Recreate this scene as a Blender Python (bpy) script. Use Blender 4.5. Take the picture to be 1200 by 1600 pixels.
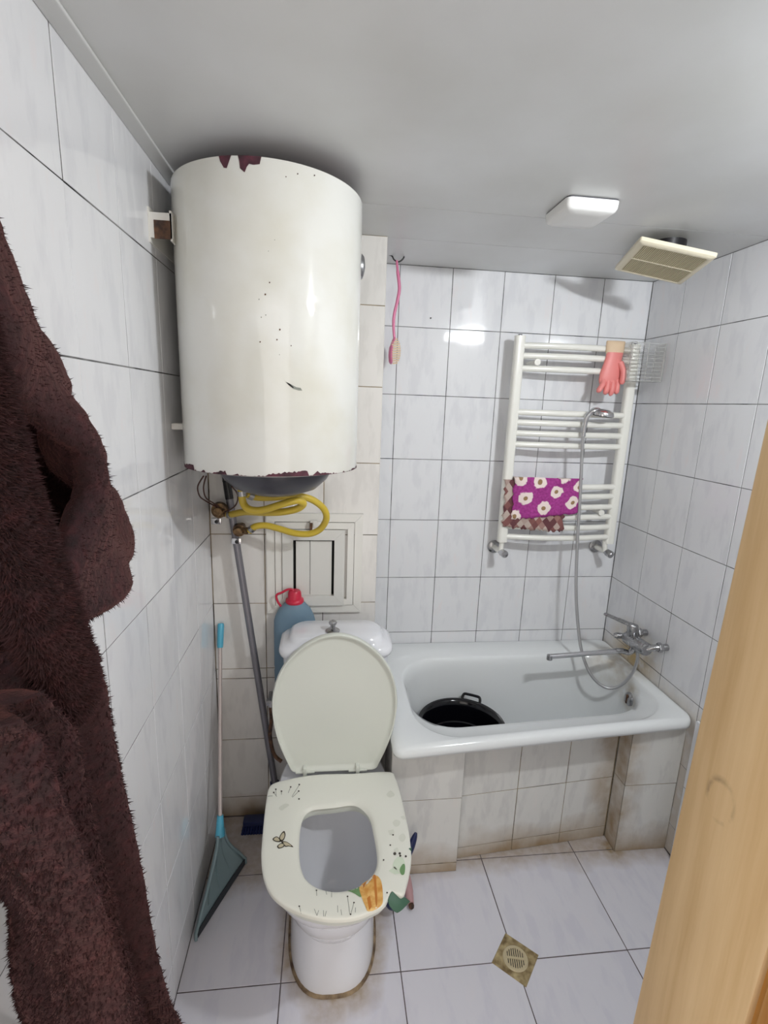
import bpy, bmesh, math, random
from mathutils import Vector, Matrix, noise
random.seed(7)
sc = bpy.context.scene
for o in list(bpy.data.objects): bpy.data.objects.remove(o)
COL = sc.collection
R = math.radians
PI = math.pi

# ------------------------------------------------------------------ camera
FPX = 772.13
CAM = Vector((-1.2578, -1.9554, 1.5716))
_y, _p, _r = .1171, -.2154, .0362
FWD = Vector((math.sin(_y)*math.cos(_p), math.cos(_y)*math.cos(_p), math.sin(_p)))
_r0 = Vector((math.cos(_y), -math.sin(_y), 0)); _u0 = _r0.cross(FWD)
RGT = math.cos(_r)*_r0 + math.sin(_r)*_u0
UPV = -math.sin(_r)*_r0 + math.cos(_r)*_u0
cd = bpy.data.cameras.new('camera'); cam = bpy.data.objects.new('camera', cd); COL.objects.link(cam)
cd.sensor_fit = 'HORIZONTAL'; cd.sensor_width = 36; cd.lens = 36*FPX/1200; cd.clip_start = .02
cam.matrix_world = Matrix(((RGT.x, UPV.x, -FWD.x, CAM.x), (RGT.y, UPV.y, -FWD.y, CAM.y), (RGT.z, UPV.z, -FWD.z, CAM.z), (0, 0, 0, 1)))
sc.camera = cam

# ------------------------------------------------------------------ world, light, exposure
sc.view_settings.view_transform = 'Standard'; sc.view_settings.look = 'None'
sc.view_settings.gamma = 1; sc.view_settings.use_curve_mapping = False
sc.view_settings.exposure = 0.40
w = bpy.data.worlds.new('hallway_light'); sc.world = w; w.use_nodes = True
w.node_tree.nodes['Background'].inputs[0].default_value = (1.0, .93, .86, 1)
w.node_tree.nodes['Background'].inputs[1].default_value = 1.35
LAMP_W = 14
LAMP_POS = Vector((-.345, -1.525, 2.035))

# ------------------------------------------------------------------ helpers
def ray(u, v): return FWD + RGT*((u-600)/FPX) + UPV*((800-v)/FPX)
def at(u, v, x=None, y=None, z=None):
    d = ray(u, v)
    t = (x-CAM.x)/d.x if x is not None else (y-CAM.y)/d.y if y is not None else (z-CAM.z)/d.z
    return CAM + d*t
def lin(c): return tuple((x/12.92 if x <= .04045 else ((x+.055)/1.055)**2.4) for x in c)
def C8(r, g, b): return lin((r/255, g/255, b/255)) + (1,)
def cat(pts, n=8, closed=False):
    P = [Vector(p) for p in pts]; out = []; m = len(P)
    for i in range(m if closed else m-1):
        if closed: a, b, c, d = P[i-1], P[i], P[(i+1) % m], P[(i+2) % m]
        else: a, b, c, d = P[max(i-1, 0)], P[i], P[i+1], P[min(i+2, m-1)]
        for k in range(n):
            t = k/n
            out.append(.5*((2*b)+(-a+c)*t+(2*a-5*b+4*c-d)*t*t+(-a+3*b-3*c+d)*t**3))
    if not closed: out.append(P[-1])
    return out
def smooth(a, b, x):
    t = max(0, min(1, (x-a)/(b-a))); return t*t*(3-2*t)
def interp(tab, x):
    if x <= tab[0][0]: return tab[0][1:]
    for p, q in zip(tab, tab[1:]):
        if x <= q[0]:
            t = (x-p[0])/(q[0]-p[0]); return tuple(a+(b-a)*t for a, b in zip(p[1:], q[1:]))
    return tab[-1][1:]

class MB:
    def __init__(s): s.v = []; s.f = []
    def add(s, vs, fs):
        k = len(s.v); s.v += [Vector(p) for p in vs]; s.f += [tuple(i+k for i in f) for f in fs]; return s
    def box(s, lo, hi, ch=0, M=None):
        x0, y0, z0 = lo; x1, y1, z1 = hi
        if ch <= 0:
            vs = [(x, y, z) for z in (z0, z1) for y in (y0, y1) for x in (x0, x1)]
            fs = [(0, 2, 3, 1), (4, 5, 7, 6), (0, 1, 5, 4), (2, 6, 7, 3), (0, 4, 6, 2), (1, 3, 7, 5)]
        else:
            c = Vector(((x0+x1)/2, (y0+y1)/2, (z0+z1)/2)); h = Vector(((x1-x0)/2, (y1-y0)/2, (z1-z0)/2))
            ch = min(ch, .49*min(h)*2)
            b = bmesh.new(); bmesh.ops.create_cube(b, size=2)
            for q in b.verts: q.co = Vector((q.co.x*h.x, q.co.y*h.y, q.co.z*h.z))+c
            bmesh.ops.bevel(b, geom=b.edges[:], offset=ch, segments=2, profile=.5, affect='EDGES')
            b.verts.index_update()
            vs = [q.co.copy() for q in b.verts]; fs = [tuple(q.index for q in f.verts) for f in b.faces]; b.free()
        if M is not None: vs = [M @ Vector(p) for p in vs]
        return s.add(vs, fs)
    def loft(s, rings, closed=True, cap0=False, cap1=False):
        n = len(rings[0]); vs = [p for r in rings for p in r]; fs = []
        for i in range(len(rings)-1):
            for j in range(n if closed else n-1):
                k = (j+1) % n
                fs.append((i*n+j, i*n+k, (i+1)*n+k, (i+1)*n+j))
        if cap0: fs.append(tuple(range(n-1, -1, -1)))
        if cap1: fs.append(tuple((len(rings)-1)*n+j for j in range(n)))
        return s.add(vs, fs)
    def tube(s, path, r, n=12, cap=True, sx=1, sy=1):
        P = [Vector(p) for p in path]; rings = []
        T = [(P[min(i+1, len(P)-1)]-P[max(i-1, 0)]).normalized() for i in range(len(P))]
        a = Vector((0, 0, 1)) if abs(T[0].z) < .9 else Vector((1, 0, 0))
        N = (a-T[0]*a.dot(T[0])).normalized()
        for i, p in enumerate(P):
            N = (N-T[i]*N.dot(T[i])).normalized(); B = T[i].cross(N)
            rr = r[i] if isinstance(r, (list, tuple)) else r
            rings.append([p+N*(rr*sx*math.cos(2*PI*k/n))+B*(rr*sy*math.sin(2*PI*k/n)) for k in range(n)])
        return s.loft(rings, True, cap, cap)
    def lathe(s, prof, c=(0, 0, 0), axis=(0, 0, 1), n=32, cap0=False, cap1=False):
        A = Vector(axis).normalized(); a = Vector((1, 0, 0)) if abs(A.x) < .9 else Vector((0, 1, 0))
        X = (a-A*a.dot(A)).normalized(); Y = A.cross(X); c = Vector(c)
        return s.loft([[c+A*z+X*(r*math.cos(2*PI*k/n))+Y*(r*math.sin(2*PI*k/n)) for k in range(n)] for r, z in prof], True, cap0, cap1)
    def ball(s, c, r, n=12, sc3=(1, 1, 1)):
        rings = []
        for i in range(n//2+1):
            a = -PI/2+PI*i/(n//2); rr = max(math.cos(a), 1e-4)
            rings.append([Vector((c[0]+r*sc3[0]*rr*math.cos(2*PI*k/n), c[1]+r*sc3[1]*rr*math.sin(2*PI*k/n), c[2]+r*sc3[2]*math.sin(a))) for k in range(n)])
        return s.loft(rings)
    def prism(s, poly, d):
        d = Vector(d); n = len(poly); P = [Vector(p) for p in poly]
        return s.add(P+[p+d for p in P], [tuple(range(n-1, -1, -1)), tuple(range(n, 2*n))]+[(i, (i+1) % n, n+(i+1) % n, n+i) for i in range(n)])
def rrect(cx, cy, hx, hy, r, n=6):
    r = min(r, hx*.999, hy*.999); out = []
    for (sx, sy, a0) in ((1, 1, 0), (-1, 1, 90), (-1, -1, 180), (1, -1, 270)):
        for k in range(n+1):
            a = R(a0+90*k/n); out.append((cx+sx*(hx-r)+r*math.cos(a), cy+sy*(hy-r)+r*math.sin(a)))
    return out

WL = {}
def wloc(p):
    return WL.get(p.name, Vector((0, 0, 0))) if p else Vector((0, 0, 0))
def obj(name, mb, mat, parent=None, smoothang=None, origin=None, recalc=True):
    base = wloc(parent) if parent else (Vector(origin) if origin is not None else None)
    if base is None:
        xs = [p.x for p in mb.v]; ys = [p.y for p in mb.v]; zs = [p.z for p in mb.v]
        base = Vector(((min(xs)+max(xs))/2, (min(ys)+max(ys))/2, min(zs)))
    me = bpy.data.meshes.new(name); me.from_pydata([p-base for p in mb.v], [], mb.f)
    if recalc:
        b = bmesh.new(); b.from_mesh(me); bmesh.ops.remove_doubles(b, verts=b.verts, dist=1e-6)
        bmesh.ops.recalc_face_normals(b, faces=b.faces); b.to_mesh(me); b.free()
    if mat: me.materials.append(mat)
    if smoothang:
        me.polygons.foreach_set('use_smooth', [True]*len(me.polygons)); me.set_sharp_from_angle(angle=R(smoothang))
    o = bpy.data.objects.new(name, me); COL.objects.link(o)
    if parent: o.parent = parent; WL[o.name] = base
    else: o.location = base; WL[o.name] = base
    return o
def tag(o, label=None, cat_=None, group=None, kind=None):
    if label: o['label'] = label
    if cat_: o['category'] = cat_
    if group: o['group'] = group
    if kind: o['kind'] = kind
    return o
def thing(name, loc, label, cat_, group=None, kind=None):
    o = bpy.data.objects.new(name, None); COL.objects.link(o); o.location = loc; o.empty_display_size = .05
    WL[o.name] = Vector(loc); return tag(o, label, cat_, group, kind)

# ------------------------------------------------------------------ materials
def mat(name, col, rough=.5, metal=0, **kw):
    m = bpy.data.materials.new(name); m.use_nodes = True; b = m.node_tree.nodes['Principled BSDF']
    b.inputs['Base Color'].default_value = col; b.inputs['Roughness'].default_value = rough; b.inputs['Metallic'].default_value = metal
    for k, v in kw.items(): b.inputs[k.replace('_', ' ')].default_value = v
    return m
def nd(m, t, **kw):
    n = m.node_tree.nodes.new(t)
    for k, v in kw.items(): setattr(n, k, v)
    return n
def lk(m, a, b): m.node_tree.links.new(a, b)
def bs(m): return m.node_tree.nodes['Principled BSDF']
def tex(m, scale, detail=3, vec=None, rough=.5, coords='Position'):
    n = nd(m, 'ShaderNodeTexNoise'); n.inputs['Scale'].default_value = scale; n.inputs['Detail'].default_value = detail; n.inputs['Roughness'].default_value = rough
    if vec is None:
        if coords == 'Position': vec = nd(m, 'ShaderNodeNewGeometry').outputs['Position']
        else: vec = nd(m, 'ShaderNodeTexCoord').outputs[coords]
    lk(m, vec, n.inputs['Vector']); return n
def ramp(m, fac, stops):
    n = nd(m, 'ShaderNodeValToRGB'); e = n.color_ramp.elements
    while len(e) < len(stops): e.new(.5)
    for i, (p, c) in enumerate(stops): e[i].position = p; e[i].color = c
    lk(m, fac, n.inputs[0]); return n.outputs[0]
def mixc(m, fac, a, b):
    n = nd(m, 'ShaderNodeMix', data_type='RGBA')
    for s, v in ((n.inputs[0], fac), (n.inputs[6], a), (n.inputs[7], b)):
        if isinstance(v, (int, float)): s.default_value = v
        elif isinstance(v, tuple): s.default_value = v
        else: lk(m, v, s)
    return n.outputs[2]
def mth(m, op, a, b=None, clamp=False):
    n = nd(m, 'ShaderNodeMath', operation=op); n.use_clamp = clamp
    for i, v in enumerate((a, b)):
        if v is None: continue
        if isinstance(v, (int, float)): n.inputs[i].default_value = v
        else: lk(m, v, n.inputs[i])
    return n.outputs[0]
def mapr(m, v, a, b, c=0, d=1):
    n = nd(m, 'ShaderNodeMapRange'); n.clamp = True
    lk(m, v, n.inputs[0])
    for i, q in enumerate((a, b, c, d)): n.inputs[i+1].default_value = q
    return n.outputs[0]
def bump(m, h, strength=.3, dist=.002):
    n = nd(m, 'ShaderNodeBump'); n.inputs['Strength'].default_value = strength; n.inputs['Distance'].default_value = dist
    lk(m, h, n.inputs['Height']); lk(m, n.outputs[0], bs(m).inputs['Normal'])
def basec(m, s): lk(m, s, bs(m).inputs['Base Color'])

BROWN = C8(120, 92, 52)
def posxyz(m):
    g = nd(m, 'ShaderNodeNewGeometry'); s = nd(m, 'ShaderNodeSeparateXYZ'); lk(m, g.outputs['Position'], s.inputs[0]); return g.outputs['Position'], s.outputs
def dist_to(m, pos, c, scale=(1, 1, 1)):
    mp = nd(m, 'ShaderNodeVectorMath', operation='SUBTRACT'); lk(m, pos, mp.inputs[0]); mp.inputs[1].default_value = c
    ms = nd(m, 'ShaderNodeVectorMath', operation='MULTIPLY'); lk(m, mp.outputs[0], ms.inputs[0]); ms.inputs[1].default_value = scale
    ln = nd(m, 'ShaderNodeVectorMath', operation='LENGTH'); lk(m, ms.outputs[0], ln.inputs[0]); return ln.outputs['Value']

def tile_mat(name, c0, c1, c2, rough, grime=None, diag=(1, 1, 1)):
    m = mat(name, c0, rough)
    tc = nd(m, 'ShaderNodeTexCoord'); oi = nd(m, 'ShaderNodeObjectInfo')
    off = nd(m, 'ShaderNodeVectorMath', operation='MULTIPLY_ADD'); cb = nd(m, 'ShaderNodeCombineXYZ')
    for i in range(3): lk(m, mth(m, 'MULTIPLY', oi.outputs['Random'], 37.0*(i+1)), cb.inputs[i])
    mp = nd(m, 'ShaderNodeMapping'); mp.inputs['Rotation'].default_value = (0, 0, R(-28)); mp.inputs['Scale'].default_value = (2.6, .8, 1)
    lk(m, tc.outputs['Object'], mp.inputs['Vector'])
    ad = nd(m, 'ShaderNodeVectorMath', operation='ADD'); lk(m, mp.outputs[0], ad.inputs[0]); lk(m, cb.outputs[0], ad.inputs[1])
    n1 = tex(m, 9, 4, ad.outputs[0], .55)
    col = ramp(m, n1.outputs['Fac'], [(.38, c1), (.5, c0), (.62, c0), (.74, c2)])
    if grime:
        col = grime(m, col)
    basec(m, col)
    n2 = tex(m, 14, 2, ad.outputs[0]); bump(m, n2.outputs['Fac'], .06, .002)
    return m
def grime_low(m, col):
    pos, s = posxyz(m); n = tex(m, 11, 4)
    g = mapr(m, mth(m, 'ADD', s[2], mth(m, 'MULTIPLY', n.outputs['Fac'], .13)), .185, .05)
    # rust running down the recess corner by the right pier
    rx = mapr(m, dist_to(m, pos, (-.215, -.54, .3), (1, .8, .0)), .10, .02)
    rr = mth(m, 'MULTIPLY', rx, mapr(m, n.outputs['Fac'], .3, .7))
    g = mth(m, 'MAXIMUM', mth(m, 'MULTIPLY', g, .85), mth(m, 'MULTIPLY', rr, .9))
    return mixc(m, g, col, C8(150, 120, 76))
def grime_mixer(m, col):   # lime and rust under the bath mixer and along the tub edge
    pos, s = posxyz(m); n = tex(m, 16, 4)
    a = mapr(m, dist_to(m, pos, (-.01, -.22, .60), (1, 1, 1.3)), .2, .03)
    b = mapr(m, mth(m, 'ADD', s[2], mth(m, 'MULTIPLY', n.outputs['Fac'], .1)), .68, .58)
    g = mth(m, 'MULTIPLY', mth(m, 'MAXIMUM', a, mth(m, 'MULTIPLY', b, .45)), mapr(m, n.outputs['Fac'], .2, .5))
    return mixc(m, mth(m, 'MULTIPLY', g, .95), col, C8(184, 160, 112))
def grime_floor(m, col):
    pos, s = posxyz(m); n = tex(m, 9, 5)
    d = dist_to(m, pos, (-1.226, -.72, 0), (1, .62, 0))
    d = mth(m, 'ADD', d, mth(m, 'MULTIPLY', mth(m, 'SUBTRACT', n.outputs['Fac'], .5), .09))
    a = mapr(m, d, .185, .125)
    e = mth(m, 'ADD', s[1], mth(m, 'MULTIPLY', mth(m, 'SUBTRACT', n.outputs['Fac'], .5), .1))
    b = mth(m, 'MULTIPLY', mapr(m, e, -.625, -.545), .7)
    c2 = mapr(m, dist_to(m, pos, (-.2, -.545, 0)), .09, .02)
    g = mth(m, 'MAXIMUM', mth(m, 'MAXIMUM', a, b), c2)
    f = tex(m, 45, 4)
    return mixc(m, mth(m, 'MULTIPLY', g, mapr(m, f.outputs['Fac'], .15, .6, .45, .9)), col, C8(150, 124, 78))
W0, W1, W2 = C8(228, 229, 232), C8(221, 222, 226), C8(230, 227, 229)
M_TILE = tile_mat('wall_tile', W0, W1, W2, .05)
M_TILE_R = tile_mat('wall_tile_limescale', W0, W1, W2, .09, grime_mixer)
M_TILE_LOW = tile_mat('panel_tile_grimy', C8(222, 221, 216), C8(212, 211, 207), C8(226, 222, 217), .18, grime_low)
M_TILE_BOX = tile_mat('boxing_tile', C8(224, 221, 217), C8(216, 213, 209), C8(226, 222, 219), .18, grime_low)
M_FLOOR = tile_mat('floor_tile', C8(223, 222, 230), C8(217, 216, 226), C8(225, 223, 230), .28, grime_floor)
def grout_mat(name, a, b, sc_=26):
    m = mat(name, a, .85); n = tex(m, sc_, 4); basec(m, ramp(m, n.outputs['Fac'], [(.36, b), (.56, a)])); return m
M_GROUT = grout_mat('mouldy_grout', C8(128, 128, 128), C8(30, 30, 32), 12)
M_GROUTF = grout_mat('floor_grout', C8(105, 95, 98), C8(62, 54, 56), 14)
M_GROUTL = grout_mat('brown_grout', C8(150, 134, 106), C8(62, 52, 40), 12)
M_CEIL = mat('ceiling_panel', C8(212, 214, 214), .33)
n = tex(M_CEIL, 3, 4); basec(M_CEIL, ramp(M_CEIL, n.outputs['Fac'], [(.3, C8(204, 205, 203)), (.7, C8(217, 219, 220))]))
M_CREV = mat('dark_crevice', C8(60, 58, 55), .9)
M_PLASTER = mat('painted_plaster', C8(214, 212, 206), .8)
M_CERAMIC = mat('white_ceramic', C8(232, 233, 238), .08, Coat_Weight=.3)
M_SEAT = mat('seat_plastic', C8(216, 219, 210), .28)
M_PAD = mat('foam_vinyl_pad', C8(232, 232, 222), .35)
def tub_m():
    m = mat('tub_enamel', C8(232, 235, 236), .1)
    pos, s = posxyz(m); n = tex(m, 18, 4)
    a = mapr(m, dist_to(m, pos, (-.075, -.325, .47), (.5, 1, .9)), .075, .03)
    b = mapr(m, dist_to(m, pos, (-.05, -.2, .56), (.8, .8, 1)), .14, .03)
    g = mth(m, 'MULTIPLY', mth(m, 'MAXIMUM', a, mth(m, 'MULTIPLY', b, .7)), mapr(m, n.outputs['Fac'], .3, .65))
    basec(m, mixc(m, mth(m, 'MULTIPLY', g, .8), C8(232, 235, 236), C8(160, 140, 104))); return m
M_TUB = tub_m()
def heater_m():
    m = mat('heater_enamel', C8(233, 232, 224), .055)
    n = tex(m, 6, 5); n2 = tex(m, 60, 2)
    c = ramp(m, n.outputs['Fac'], [(.3, C8(216, 214, 203)), (.6, C8(226, 226, 221))])
    basec(m, c); return m
M_HEAT = heater_m()
M_RUST = mat('rusted_maroon', C8(70, 34, 44), .7)
n = tex(M_RUST, 50, 4); basec(M_RUST, ramp(M_RUST, n.outputs['Fac'], [(.35, C8(52, 28, 36)), (.65, C8(92, 44, 58))]))
M_RUSTB = mat('rust_brown', C8(70, 46, 34), .8)
n = tex(M_RUSTB, 60, 4); basec(M_RUSTB, ramp(M_RUSTB, n.outputs['Fac'], [(.35, C8(52, 38, 34)), (.65, C8(110, 78, 56))]))
M_SEAL = mat('grimy_sealant', C8(120, 98, 72), .8)
n = tex(M_SEAL, 30, 4); basec(M_SEAL, ramp(M_SEAL, n.outputs['Fac'], [(.35, C8(78, 60, 46)), (.65, C8(160, 138, 108))]))
M_BLACKP = mat('black_plastic', C8(26, 25, 28), .35)
M_DARKG = mat('dark_grey_plastic', C8(66, 66, 74), .3)
M_CHROME = mat('chrome', C8(205, 205, 208), .16, 1)
M_CHROMED = mat('worn_chrome', C8(170, 170, 172), .3, 1)
n = tex(M_CHROMED, 70, 3); lk(M_CHROMED, mapr(M_CHROMED, n.outputs['Fac'], .3, .7, .18, .45), bs(M_CHROMED).inputs['Roughness'])
M_HOSE = mat('ribbed_metal_hose', C8(188, 188, 190), .38, .75)
M_YEL = mat('yellow_hose', C8(205, 178, 62), .4)
M_BRASS = mat('tarnished_brass', C8(120, 92, 62), .5, .7)
n = tex(M_BRASS, 60, 4); basec(M_BRASS, ramp(M_BRASS, n.outputs['Fac'], [(.35, C8(72, 56, 46)), (.65, C8(158, 128, 92))]))
M_WIRE = mat('brown_wire', C8(74, 42, 34), .5)
M_PVC = mat('white_pvc', C8(226, 224, 218), .35)
M_PVCI = mat('hatch_white', C8(214, 213, 208), .4)
M_IVORY = mat('radiator_enamel', C8(236, 235, 228), .22)
M_FANP = mat('yellowed_plastic', C8(228, 220, 196), .4)
M_FANG = mat('dusty_grille', C8(208, 198, 166), .6)
M_LAMPP = mat('lamp_plastic', C8(232, 232, 230), .3, Transmission_Weight=0.0)
M_PINK = mat('pink_plastic', C8(214, 122, 158), .35)
M_BRIST = mat('beige_bristles', C8(224, 202, 172), .8)
M_GLOVE = mat('pink_rubber', C8(226, 134, 130), .45, Subsurface_Weight=0.0)
M_GLOVEC = mat('beige_cuff', C8(216, 190, 160), .6)
M_CLEAR = mat('frosted_clear_plastic', C8(246, 246, 244), .15, Transmission_Weight=.85, IOR=1.15)
M_BOTTLE = mat('blue_water_bottle', C8(140, 168, 188), .12, Transmission_Weight=.35, IOR=1.25)
M_RED = mat('red_cap', C8(196, 36, 66), .35)
M_BLACKE = mat('black_enamel', C8(10, 10, 16), .12)
M_ALU = mat('grey_pole', C8(132, 130, 136), .35, .6)
M_BLUED = mat('navy_plastic', C8(24, 34, 78), .4)
M_LBLUE = mat('light_blue_plastic', C8(84, 172, 200), .35)
M_PAN = mat('blue_translucent_pan', C8(160, 186, 192), .3, Transmission_Weight=.45)
M_RUBBER = mat('dark_rubber', C8(52, 56, 62), .6)
M_STICK = mat('pale_metal_stick', C8(196, 184, 180), .3, .3)
M_PINKD = mat('dusky_pink_plastic', C8(190, 150, 152), .5)
M_DRAIN = mat('stained_drain', C8(150, 130, 90), .5)
n = tex(M_DRAIN, 40, 4); basec(M_DRAIN, ramp(M_DRAIN, n.outputs['Fac'], [(.35, C8(112, 92, 56)), (.65, C8(190, 172, 130))]))
M_DRAINC = mat('drain_grate', C8(206, 192, 158), .4, .2)
M_BLACK = mat('black_void', C8(16, 15, 15), .9)
def wood_m(name, a, b, c):
    m = mat(name, a, .45); tc = nd(m, 'ShaderNodeNewGeometry')
    mp = nd(m, 'ShaderNodeMapping'); mp.inputs['Scale'].default_value = (26, 26, 1.3); lk(m, tc.outputs['Position'], mp.inputs['Vector'])
    n = tex(m, 2.2, 5, mp.outputs[0], .6); n2 = tex(m, 2.2, 3)
    col = ramp(m, n.outputs['Fac'], [(.3, b), (.5, a), (.72, c)])
    col = mixc(m, mapr(m, n2.outputs['Fac'], .45, .75, 0, .35), col, b)
    # knot and scuff
    kp = at(1125, 1250, x=-.90); d = dist_to(m, tc.outputs['Position'], tuple(kp), (1, 1, .75))
    n3 = tex(m, 40, 3); d2 = mth(m, 'ADD', d, mth(m, 'MULTIPLY', n3.outputs['Fac'], .008))
    ring = mth(m, 'MULTIPLY', mapr(m, d2, .016, .0185), mapr(m, d2, .0225, .019))
    col = mixc(m, mth(m, 'MULTIPLY', ring, mapr(m, n3.outputs['Fac'], .42, .6, 0, .5)), col, C8(105, 86, 62))
    basec(m, col); bump(m, n.outputs['Fac'], .08, .001); return m
M_WOOD = wood_m('varnished_pine', C8(206, 176, 132), C8(192, 160, 114), C8(216, 188, 146))
M_WOODO = wood_m('orange_pine', C8(186, 132, 62), C8(160, 104, 40), C8(200, 148, 80))
def robe_m():
    m = mat('maroon_fleece', C8(74, 36, 38), .95, Sheen_Weight=.25, Sheen_Roughness=.5)
    bs(m).inputs['Sheen Tint'].default_value = C8(170, 96, 84)
    n = tex(m, 90, 4); n2 = tex(m, 5, 3)
    c = ramp(m, n.outputs['Fac'], [(.3, C8(22, 8, 13)), (.55, C8(40, 16, 22)), (.75, C8(60, 26, 30))])
    c = mixc(m, mapr(m, n2.outputs['Fac'], .35, .7, 0, .5), c, C8(58, 26, 23))
    basec(m, c); n3 = tex(m, 150, 4); bump(m, n3.outputs['Fac'], .7, .004); return m
M_ROBE = robe_m()
M_EMIT = mat('lamp_diffuser_lit', (1, 1, 1, 1), .4); bs(M_EMIT).inputs['Emission Color'].default_value = (.95, .98, 1, 1); bs(M_EMIT).inputs['Emission Strength'].default_value = 14

# ------------------------------------------------------------------ tiles
TCACHE = {}
def tile_mesh(w, h, m, th=.006, ch=.0006):
    k = (round(w, 3), round(h, 3), m.name)
    if k in TCACHE: return TCACHE[k]
    a, b = w/2, h/2
    v = [(-a, -b, -th), (a, -b, -th), (a, b, -th), (-a, b, -th), (-a, -b, -ch), (a, -b, -ch), (a, b, -ch), (-a, b, -ch),
         (-a+ch, -b+ch, 0), (a-ch, -b+ch, 0), (a-ch, b-ch, 0), (-a+ch, b-ch, 0)]
    f = [(3, 2, 1, 0), (8, 9, 10, 11)]+[(i, (i+1) % 4, 4+(i+1) % 4, 4+i) for i in range(4)]+[(4+i, 4+(i+1) % 4, 8+(i+1) % 4, 8+i) for i in range(4)]
    me = bpy.data.meshes.new('tile'); me.from_pydata(v, [], f); me.materials.append(m); TCACHE[k] = me; return me
def tiles(parent, org, U, V, us, vs, m, gap=.0026, wob=.0016, skip=None):
    """tiles on the plane org + u*U + v*V, facing U x V"""
    U = Vector(U); V = Vector(V); N = U.cross(V); org = Vector(org)
    for a, b in zip(us, us[1:]):
        for c, d in zip(vs, vs[1:]):
            if skip and skip(.5*(a+b), .5*(c+d)): continue
            w_, h_ = b-a-gap, d-c-gap
            if w_ < .006 or h_ < .006: continue
            o = bpy.data.objects.new('tile', tile_mesh(w_, h_, m)); COL.objects.link(o); o.parent = parent
            p = org+U*((a+b)/2)+V*((c+d)/2)+N*random.uniform(-.0004, .0004)
            rot = Matrix((U, V, N)).transposed().to_4x4()
            o.matrix_local = Matrix.Translation(p-wloc(parent)) @ rot @ Matrix.Rotation(random.uniform(-wob, wob), 4, 'X') @ Matrix.Rotation(random.uniform(-wob, wob), 4, 'Y')
def struct(name, mb, m, label, cat_='wall'):
    return tag(obj(name, mb, m, origin=(0, 0, 0)), label, cat_, kind='structure')
XL, YB, ZC, YF = -1.647, -.298, 2.075, -1.56
XE = -1.082
G = .0010
# back wall of the tub alcove
wb = struct('wall_back', MB().box((XE-.05, G, 0), (.12, .12, 2.25)), M_GROUT, 'white tiled wall behind the bathtub and towel radiator')
ZR = [0, .109, .359, .609, .859, 1.109, 1.359, 1.609, 1.859, ZC]
tiles(wb, (0, 0, 0), (1, 0, 0), (0, 0, 1), [XE, -1.0, -.8, -.6, -.4, -.2, -.001], ZR, M_TILE)
# right wall
wr = struct('wall_right', MB().box((G, YF-.14, 0), (.12, .12, 2.25)), M_GROUT, 'white tiled right wall with the bath mixer')
ysr = [-.001-.19]; ysr = [-1.56, -1.391, -1.191, -.991, -.791, -.591, -.391, -.191, -.001]
tiles(wr, (0, 0, 0), (0, 1, 0), (0, 0, 1), ysr, ZR, M_TILE_R) if False else None
tiles(wr, (0, 0, 0), (0, -1, 0), (0, 0, 1), [-q for q in reversed(ysr)], ZR, M_TILE_R)
# low ledge along the right wall in front of the tub
lg = struct('wall_ledge', MB().box((-.014+G, YF, 0), (0, -.606, .565-G)), M_GROUT, 'low tiled ledge along the right wall beside the tub end')
tiles(lg, (-.014, 0, 0), (0, -1, 0), (0, 0, 1), [.604, .78, .98, 1.18, 1.38, 1.56], [0, .06, .305, .565], M_TILE)
tiles(lg, (0, 0, .565), (1, 0, 0), (0, 1, 0), [-.014, -.001], [-1.56, -1.2, -.98, -.78, -.604], M_TILE)
# left wall
wl = struct('wall_left', MB().box((XL-.12, YF-.4, 0), (XL-G, .12, 2.25)), M_GROUT, 'white tiled left wall behind the bathrobe and the water heater')
tiles(wl, (XL, 0, 0), (0, 1, 0), (0, 0, 1), [-1.897, -1.697, -1.497, -1.297, -1.097, -.897, -.697, -.497, YB-.001], [0, .12, .37, .62, .874, 1.124, 1.374, 1.624, 1.874, ZC], M_TILE)
# boxed-out wall section behind the toilet
wx = struct('wall_boxing', MB().box((XL-.05, YB+G, 0), (XE-G, .12, 2.25)), M_GROUTL, 'boxed-out tiled wall behind the toilet with the access hatch')
ZB = [0, .085, .335, .585, .624, .874, 1.124, 1.374, 1.624, 1.874, ZC]
tiles(wx, (0, YB, 0), (1, 0, 0), (0, 0, 1), [XL+.001, -1.469, -1.27, XE], ZB, M_TILE_BOX)
tiles(wx, (XE, 0, 0), (0, 1, 0), (0, 0, 1), [YB, -.1, -.001], ZB, M_TILE_BOX)
# front wall with the door opening
XD = -.90
wf = struct('wall_front', MB().box((XD+.036, YF-.12, 0), (.12, YF, 2.25)).box((XL-.12, YF-.12, 2.03), (XD+.036, YF, 2.25)), M_PLASTER, 'wall around the bathroom doorway')
# ceiling of wide panels
ce = struct('ceiling', MB().box((XL-.12, YF-.5, ZC+.006), (.12, .12, ZC+.1)), M_CREV, 'low white panelled bathroom ceiling', 'ceiling')
for y0, y1 in zip([YF-.49, -.54, -.29], [-.54, -.29, 0]):
    g = .0009
    x0 = XL if y1 < -.28 else XE
    obj('ceiling_panel', MB().box((x0, y0+g, ZC), (.0, y1-g, ZC+.007), .0012), M_CEIL, ce)
tr = struct('trim_1', MB().box((XL, YF-.4, ZC-.006), (XL+.032, YB, ZC), .002), M_CEIL, 'white trim strip where the left wall meets the ceiling', 'trim')
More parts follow.
